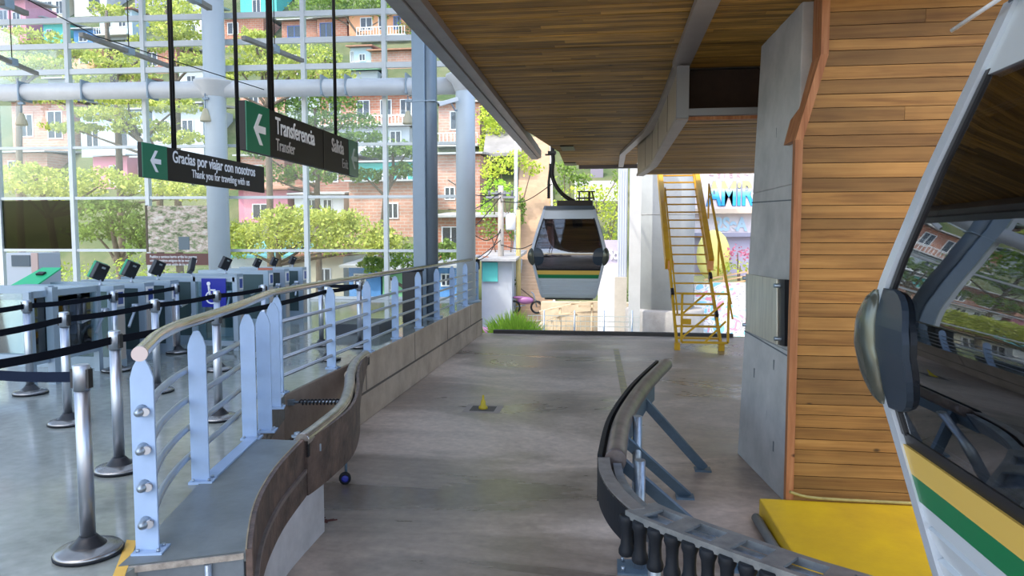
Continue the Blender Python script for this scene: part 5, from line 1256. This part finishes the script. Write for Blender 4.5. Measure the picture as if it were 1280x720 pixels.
tree('dark leafed tree behind the second hanging sign', 395, 30, [(395, 130, 60, 10, 0), (430, 152, 50, 8, .3), (380, 178, 40, 9, .2), (450, 172, 42, 6, 0), (398, 215, 44, 12, 0), (360, 150, 28, 12, .3), (330, 190, 26, 10, 0), (340, 218, 34, 12, 0)], LEAFB)
tree('slender tree right of the second sign', 480, 31, [(480, 190, 30, 6, 0), (500, 214, 24, 8, .2), (455, 218, 26, 8, 0), (510, 186, 16, 8, .2)], LEAFB)
tree('green tree behind the litter bin', 505, 27, [(510, 322, 28, 14, 0), (560, 312, 16, 12, .2), (470, 330, 20, 10, .2)], LEAFB)
tree('tall leafy tree high behind the orange balcony house', 450, 62, [(440, 6, 60, 14, 0), (400, 8, 40, 12, .3), (500, 6, 50, 18, 0), (515, 40, 16, 18, 0)], LEAFB, lsize=.3, dens=140)
def bush(label, pads, Y, leaf, lsize=.14, dens=420, name='bush', cat='bush', zg=None):
    ps = [D(px, py, Y) for px, py, rx, ry in pads]; x = sum(p.x for p in ps) / len(ps)
    z0 = hill(Y) if zg is None else zg
    t = thing(name, label, cat, (x, Y, z0), 'bushes and planting outside'); lf = MB(); st_ = MB()
    for (px, py, rx, ry), c in zip(pads, ps):
        sc_ = Y / FPX; lf.leaves(c, rx * sc_, min(rx * sc_, 1.0), ry * sc_, int(dens * max(.5, rx * sc_) * max(.4, ry * sc_)), lsize, shell=.2)
        trunk(st_, (x + (c.x - x) * .3, Y, z0), c, .05, .02, .05)
    st_.build('stems', BARK, t); lf.build('foliage', leaf, t); return t
bush('bright lime hedge seen through the lowest left pane', [(60, 345, 40, 22), (110, 345, 40, 20), (10, 350, 30, 20), (90, 375, 50, 18)], 22, LEAFC, zg=-3.0)
bush('sunny hedge beneath the mural', [(165, 330, 24, 14), (200, 345, 40, 12), (290, 312, 26, 14)], 22.5, LEAFC, zg=-3.0)
bush('yellow flowering shrub high beside the tin slope', [(625, 205, 26, 14), (650, 198, 20, 14), (612, 218, 14, 12), (665, 210, 14, 12)], 40, LEAFC, .2)
bush('tall yellow green shrub at the top right of the far column', [(612, 145, 16, 18), (625, 160, 18, 18), (606, 180, 10, 20), (640, 150, 10, 10)], 46, LEAFC, .25)
bush('dark shrub behind the yellow flowers', [(636, 175, 14, 12), (600, 140, 14, 14)], 48, LEAFD, .25)
bush('lime grass clump under the yellow shrub', [(618, 234, 20, 14), (640, 240, 14, 10), (608, 262, 12, 14)], 38, GRASSM, .2)
bush('pale shrub beside the utility pole', [(612, 285, 14, 16), (640, 282, 10, 22), (640, 330, 10, 14), (652, 262, 6, 20)], 36, LEAFB, .18)
bush('tufted palm like plant right of the cabin arm', [(712, 218, 18, 12), (705, 208, 14, 8), (722, 228, 12, 10)], 38, LEAFB, .2)
bush('dense green slope planting right of the far cabin', [(745, 250, 28, 14), (765, 268, 20, 20), (735, 238, 30, 8), (765, 300, 14, 18), (775, 240, 10, 18), (710, 256, 24, 10)], 37, LEAFC, .17)
bush('shrub at the end of the terrace path', [(772, 222, 10, 12), (700, 236, 10, 8), (730, 222, 12, 6)], 41, LEAFB, .18)
bush('green hedge behind the far cabin base', [(640, 352, 12, 12), (780, 372, 14, 12)], 34.4, LEAFD, .15)
# pale terrace path and retaining slabs
p = D(742, 230, 43.5)
tag(MB().box(D(718, 230, 42).x, 42, hill(42) - .5, D(778, 230, 42).x, 43, D(740, 226, 42).z).build('terrace_wall', CONCW), 'pale terrace wall high above the far cabin', 'wall')
tag(MB().box(D(738, 216, 44).x, 44, hill(44) - .6, D(754, 216, 44).x, 44.2, D(740, 208, 44).z).build('dark_fence', mat('grey slat fence', (.22, .20, .24), .7)), 'small dark slatted fence on the terrace', 'fence')
sl = MB(); a = [D(604, 192, 43), D(652, 190, 43), D(650, 158, 47), D(608, 160, 47)]
sl.hexa([a[0] + Vector((0, 0, -.2)), a[1] + Vector((0, 0, -.2)), a[2] + Vector((0, 0, -.2)), a[3] + Vector((0, 0, -.2)), a[0], a[1], a[2], a[3]]); tag(sl.build('slope_cover', mat('grey slope lining', (.30, .29, .27), .85, var=.35, vs=.8)), 'grey concrete lined slope left of the hillside steps', 'retaining slab')
# hillside stair
hs = thing('hillside_steps', 'long tan flight of steps climbing the hillside behind the far cabin', 'steps', (H(668, 400).x, 34, hill(34)))
pb = H(665, 402); pt = H(668, 172); nst = 64
b = MB()
for i in range(nst):
    f = i / nst; c = pb + (pt - pb) * f; c2 = pb + (pt - pb) * ((i + 1) / nst); w_ = .98
    b.box(c.x - w_, c.y, c.z - .3, c.x + w_, c2.y + .02, c2.z + .03)
b.build('treads', mat('tan steps', (.60, .44, .30), .85, var=.22, vs=1.5), hs)
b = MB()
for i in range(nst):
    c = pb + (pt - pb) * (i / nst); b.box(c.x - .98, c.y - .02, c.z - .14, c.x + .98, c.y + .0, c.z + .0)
b.build('risers', mat('shaded brown risers', (.30, .20, .13), .9), hs)  # darker brown puts the shade of the step fronts into the colour
for s in (-1, 1): MB().bar((pb.x + s * 1.06, pb.y, pb.z + .12), (pt.x + s * 1.06, pt.y, pt.z + .12), .12, .35).build('side_kerb', mat('step kerb', (.58, .55, .48), .85), hs)
# utility poles
def pole(name, label, px, ytop, ybase, Y, r, m, base=None):
    p = D(px, ytop, Y); z0 = hill(Y); t = thing(name, label, 'pole', (p.x, Y, z0))
    MB().lathe((p.x, Y, z0), [(r, 0), (r * .8, p.z - z0)], 12).build('shaft', m, t)
    if base: MB().lathe((p.x, Y, z0), [(r + .05, 0), (r + .05, D(px, 385, Y).z - z0)], 12).build('yellow_base', base, t)
    return t, p
PG = mat('weathered pole', (.46, .42, .37), .85, var=.3, vs=3)
t, p = pole('utility_pole', 'grey utility pole with cross arm and yellow base beyond the floor end', 626, 232, 405, 34, .16, PG, mat('pole yellow', (.72, .50, .10), .7))
b = MB(); b.box(p.x - .7, 33.9, p.z - .6, p.x + .7, 34.05, p.z - .5); b.box(p.x - .45, 33.85, p.z - .4, p.x + .45, 34.0, p.z - .33)
for x in (-.55, -.2, .2, .55): b.lathe((p.x + x, 33.95, p.z - .5), [(.07, 0), (.05, .2), (.08, .25)], 8)
b.build('cross_arm', mat('cross arm', (.24, .24, .27), .6), t)
MB().lathe((p.x + .45, 34.2, p.z - 2.1), [(.22, 0), (.26, .05), (.26, .7), (.1, .8)], 12).build('white_box', WHT, t)
b = MB(); b.ell((p.x - .1, 33.8, p.z - 3.2), .55, .3, .35)
pole('wooden_pole', 'short reddish wooden pole beyond the end of the railing', 607, 320, 405, 33.4, .17, mat('reddish pole', (.55, .30, .20), .85, var=.2))
pole('wooden_pole', 'leaning ochre pole between the utility pole and the hillside steps', 648, 262, 400, 34.2, .13, mat('ochre pole', (.60, .48, .20), .85, var=.2))
pole('lamp_pole', 'thin pale blue pole in front of the yellow shrubs', 645, 140, 400, 36, .10, mat('pale pole', (.60, .66, .74), .6))
for i, (x0, y0, x1, y1) in enumerate(((626, 240, 560, 262), (626, 246, 560, 300), (626, 252, 690, 230), (626, 300, 560, 330), (626, 306, 680, 296), (626, 290, 590, 292), (626, 286, 600, 325), (560, 225, 626, 243))):
    A = D(x0, y0, 33.9); B = D(x1, y1, 30 + i * .3); md = (A + B) / 2 - Vector((0, 0, .35))
    o = MB().tube(smooth_path([A, md, B], 6), .022, 6).build('overhead_wire', BLACKM)
    tag(o, 'thin overhead wire reaching the utility pole', 'wire', 'overhead wires at the utility pole')
# grass tuft
gr = MB()
for _ in range(520):
    px = R.gauss(642, 17); px = min(max(px, 606), 684); A = D(px, 424, R.uniform(19.1, 20.3)); A.z = -1.25
    h_ = R.uniform(.45, .98) * (1 - abs(px - 642) / 75); lean = (px - 642) / 38 * .35 + R.gauss(0, .12)
    tip = A + Vector((lean, R.gauss(0, .1), h_)); mid = A + Vector((lean * .3, 0, h_ * .6)); w_ = Vector((.014, 0, 0))
    gr.quadface([A - w_, A + w_, mid + w_, mid - w_], R.random()); gr.quadface([mid - w_, mid + w_, tip], R.random())
tag(gr.build('tall_grass', GRASSM), 'clump of tall bright green grass behind the far floor edge', 'grass', kind='stuff')
# wire fence beyond the edge
fn = thing('mesh_fence', 'pale wire mesh fence beyond the floor edge under the far cabin', 'fence', (-.2, 24, -3))
for px in (680, 718, 755, 790): 
    x = D(px, 400, 24).x; MB().lathe((x, 24, -3), [(.03, 0), (.03, D(px, 388, 24).z + 3)], 8).build('fence_post', GALV, fn)
b = MB()
xa, xb = D(660, 400, 24).x, D(800, 400, 24).x
for k in range(7): z = -1.0 - k * .17; b.box(xa, 23.99, z, xb, 24.01, z + .022)
x = xa
while x < xb: b.box(x, 23.99, -3, x + .012, 24.01, -1.0); x += .16
b.build('mesh', mat('pale wire', (.55, .60, .58), .5, .3), fn)
# rubble / clutter under the steps: parked motorcycle silhouette & planks
MOT = thing('motorcycle', 'parked motorcycle at the foot of the hillside steps', 'motorcycle', (D(652, 360, 32).x, 32, -3 + 1.6))
def moto(t, x, y, z, s=1.0):
    for dx in (-.6, .6):
        MB().tube([(x + dx * s + .3 * s * math.cos(a), y, z + .3 * s + .3 * s * math.sin(a)) for a in [i * PI / 8 for i in range(17)]], .05, 8).build('wheel', RUBBER, t)
    b = MB(); b.ell((x, y, z + .65 * s), .45 * s, .16, .2 * s); b.ell((x - .35 * s, y, z + .8 * s), .35 * s, .14, .07); b.build('body', mat('moto violet', (.30, .12, .28), .4), t)
    b = MB(); b.tube([(x + .6 * s, y, z + .3 * s), (x + .42 * s, y, z + 1.0 * s), (x + .3 * s, y, z + 1.1 * s)], .03, 6); b.tube([(x - .6 * s, y, z + .3 * s), (x, y, z + .4 * s)], .03, 6); b.build('fork', GALV, t)
x = D(655, 360, 33).x; z_m = hill(34.2); MOT.location = (x, 33.6, z_m); moto(MOT, x, 33.6, z_m + .2, .9)
x = D(603, 370, 30).x; MOT2 = thing('motorcycle', 'parked motorcycle just past the far end of the railing', 'motorcycle', (x, 30, -3)); moto(MOT2, x, 30, -3, 1.0)
for i, (px, py, ang) in enumerate(((720, 392, .1), (700, 384, .35), (750, 385, -.1), (690, 400, .5), (740, 378, .05))):
    p = D(px, py, 31); b = MB(); b.bar((p.x - .9, 31, p.z - ang * .6), (p.x + .9, 31.3, p.z + ang * .6), .25, .06); b.tube([(p.x, 31.1, -3), (p.x, 31.1, p.z)], .05, 6)
    tag(b.build('plank_bench', mat('sunlit plank', (.66, .52, .34), .8, var=.3)), ('sunlit plank rack below the cabin, the middle one', 'tilted plank rack left of the middle under the cabin', 'plank rack at the right under the cabin', 'lowest steep plank rack next to the tall grass', 'upper plank rack right under the cabin floor')[i], 'plank rack', 'plank racks below the far cabin')
# yellow ochre embankment under the cabin
xa, xb = D(672, 400, 30.5).x, D(786, 400, 30.5).x
tag(MB().box(xa, 32.0, -3.1, xb + .6, 32.6, D(700, 378, 32).z).build('low_wall', mat('sandy wall', (.66, .55, .38), .85, var=.35, vs=1.2)), 'low sandy wall directly below the far cabin', 'wall')
# barrio sign
p = D(766, 325, 30); bs = thing('painted_board', 'white painted board with grey lettering right of the far cabin', 'sign', (p.x, 30, p.z - 1.5))
a = D(748, 300, 30); c = D(780, 346, 30); c2 = D(780, 372, 30)
MB().box(a.x, 30, -3, c.x, 30.1, a.z).build('board', mat('board violet grey', (.55, .50, .62), .7), bs)
MB().box(a.x, 29.96, -3, c.x, 30.0, c.z + .5).build('white_foot', WHT, bs)
text('main_text', 'rrio', .62, WHITE, bs, (a.x + .16, 29.97, a.z - .78), (1, 0, 0), (0, 0, 1), .7, .02, .02)
text('main_text', 'CON', .60, WHITE, bs, (a.x + .22, 29.97, a.z - 1.42), (1, 0, 0), (0, 0, 1), .66, .02, .02)
# round concrete support and pier behind the stair
cc = D(835, 388, 26); rx = (D(873, 300, 26).x - D(797, 300, 26).x) / 2; cX = (D(873, 300, 26).x + D(797, 300, 26).x) / 2
cp2 = thing('support_column', 'large round concrete column with a wider foot behind the yellow stair', 'column', (cX, 27, -3))
MB().lathe((cX, 27.2, -3), [(rx, 0), (rx, 9)], 40).build('shaft', mat('column concrete', (.36, .37, .355), .75, var=.18, vs=.9), cp2)
MB().lathe((cX, 27.2, -3), [(rx + .38, 0), (rx + .38, D(800, 388, 26).z + 2.94), (rx + .3, D(800, 388, 26).z + 3.0)], 40).build('plinth', CONC, cp2)
MB().lathe((cX, 27.2, D(835, 268, 26).z), [(rx + .008, 0), (rx + .008, .03)], 40).build('joint_line', CONC, cp2)
xa, xb = D(787, 300, 25.0).x, D(801, 300, 25.0).x
tag(MB().box(xa, 25.0, -3, xb, 25.6, 6).build('white_pier', CONCW), 'bright white pier left of the large round concrete column', 'pier')
b = MB()
xa2 = D(772, 300, 28.6).x
for k in range(8): x = xa2 + (xa - xa2) * k / 8; b.box(x, 28.4 + .05 * (k % 2), -.2, x + (xa - xa2) / 8, 28.5 + .05 * (k % 2), 6)
tag(b.build('ribbed_sheet', mat('white ribbed sheet', (.62, .67, .76), .6)), 'pale blue ribbed sheet hanging left of the white pier', 'sheet')
b = MB(); b.box(xa2 - .1, 28.2, -3, xa + .0, 28.38, .1); tag(b.build('cloth_screen', mat('beige screen', (.56, .52, .45), .8, var=.15)), 'beige screen under the pale ribbed sheet', 'screen')

# ---- graffiti wall at right
GY = 29.5
def gz(py): return D(910, py, GY).z
def gxp(px): return D(px, 300, GY).x
m = bpy.data.materials.new('pastel graffiti'); m.use_nodes = True; n = m.node_tree.nodes; l = m.node_tree.links; b_ = n['Principled BSDF']; b_.inputs['Roughness'].default_value = .8
tc = n.new('ShaderNodeTexCoord'); vo = n.new('ShaderNodeTexNoise'); vo.inputs['Scale'].default_value = 1.1; vo.inputs['Detail'].default_value = 1.5; vo.inputs['Distortion'].default_value = 2.2; l.new(tc.outputs['Object'], vo.inputs[0])
rp = n.new('ShaderNodeValToRGB'); rp.color_ramp.interpolation = 'CONSTANT'; e_ = rp.color_ramp.elements; e_[0].position = 0; e_[0].color = (.25, .62, .80, 1); e_[1].position = .60; e_[1].color = (.80, .34, .44, 1)
for ps, cl in ((.40, (.78, .78, .80, 1)), (.47, (.30, .30, .34, 1)), (.485, (.80, .80, .80, 1)), (.56, (.42, .66, .80, 1)), (.68, (.80, .72, .70, 1))): q = e_.new(ps); q.color = cl
l.new(vo.outputs[0], rp.inputs[0]); l.new(rp.outputs[0], b_.inputs['Base Color']); GRAF = m
gw = thing('graffiti_wall', 'white terraced wall with blue and yellow bubble graffiti letters', 'wall', (4.4, GY, -3))
x0, x1 = gxp(862), gxp(990)
WALLW = mat('graffiti white ground', (.78, .74, .73), .8, vs=2, col2=(.62, .56, .60))
MB().box(x0, GY, gz(264), x1, GY + .4, gz(190)).build('upper_wall', WALLW, gw)
MB().box(x0, GY - .3, gz(267), x1, GY + .4, gz(261)).build('ledge', mat('beige ledge', (.60, .52, .42), .8), gw)
MB().box(x0, GY + .1, gz(292), x1, GY + .5, gz(267)).build('middle_wall', WALLW, gw)
MB().box(x0, GY - .1, gz(296), x1, GY + .5, gz(291)).build('shadow_band', mat('painted shadow violet', (.30, .31, .42), .8), gw)  # dark strip standing in for the shadow band below the middle wall
MB().box(x0, GY + .2, gz(345), x1, GY + .6, gz(296)).build('planter_wall', mat('violet grey wall', (.46, .44, .58), .8), gw)
# lettering, outline behind fill
ml = bpy.data.materials.new('bubble fill'); ml.use_nodes = True; n = ml.node_tree.nodes; l = ml.node_tree.links; b_ = n['Principled BSDF']; b_.inputs['Roughness'].default_value = .7
tc = n.new('ShaderNodeTexCoord'); sx = n.new('ShaderNodeSeparateXYZ'); l.new(tc.outputs['Object'], sx.inputs[0]); mrz = n.new('ShaderNodeMapRange'); mrz.inputs[1].default_value = gz(256) + 3; mrz.inputs[2].default_value = gz(226) + 3; l.new(sx.outputs[2], mrz.inputs[0]); rp = n.new('ShaderNodeValToRGB'); e_ = rp.color_ramp.elements
e_[0].position = .30; e_[0].color = (.03, .38, .78, 1); e_[1].position = .70; e_[1].color = (.85, .76, .25, 1); q = e_.new(.52); q.color = (.25, .72, .85, 1); l.new(mrz.outputs[0], rp.inputs[0]); l.new(rp.outputs[0], b_.inputs['Base Color'])
DKO = mat('dark outline', (.10, .16, .34), .7)
text('letter_outline', 'AMiR', 1.3, DKO, gw, (gxp(883), GY - .02, gz(256)), (1, 0, 0), (0, 0, 1), .60, .01, .060)
text('letters', 'AMiR', 1.3, ml, gw, (gxp(883), GY - .04, gz(256)), (1, 0, 0), (0, 0, 1), .60, .01, .035)
LB = mat('light blue letters', (.45, .65, .80), .7)
text('small_letters', '2SeA', .72, LB, gw, (gxp(894), GY + .08, gz(288)), (1, 0, 0), (0, 0, 1), .8, .01, .03)
text('scribble', '~ s l e k ~', .42, mat('pink scribble', (.72, .40, .45), .7), gw, (gxp(884), GY - .02, gz(222)), (1, 0, 0), (0, 0, 1), .9, .01, .0)
mm_ = MB().box(x0, 27.6, -3, x1, 27.9, gz(350)).build('mural_wall', GRAF); tag(mm_, 'low wall covered in pastel blue and pink mural shapes', 'wall')
bush('pink flowering bush below the graffiti', [(922, 316, 18, 9), (940, 320, 14, 10)], 28.4, leafmat('pink blossom', (.85, .25, .42), (.5, .16, .2)), .12, zg=-3)
bush('yellow green bush below the pink blossom', [(925, 332, 22, 8), (905, 336, 12, 7), (945, 334, 14, 8)], 28.2, LEAFC, .12, zg=-3)
b = MB(); yc_ = D(892, 300, 28.9); b.ell((yc_.x, 28.9, yc_.z - .6), .65, .2, 1.0); tag(b.build('yellow_shape', mat('yellow panel', (.80, .78, .25), .7)), 'rounded pale yellow painted form behind the stair handrail', 'ornament')
b = MB()
for k in range(4):
    a = D(880, 350 + k * 5, 28.1); c = D(960, 334 + k * 6, 28.3); b.bar(a, c, .06, .05)
for px in (905, 935): a = D(px, 346, 28.1); b.bar((a.x, 28.15, -3), (a.x, 28.15, a.z + .2), .06, .06)
tag(b.build('plank_bench', mat('orange plank', (.75, .50, .28), .8, var=.2)), 'slanting wooden slats above the pastel mural wall', 'slats')
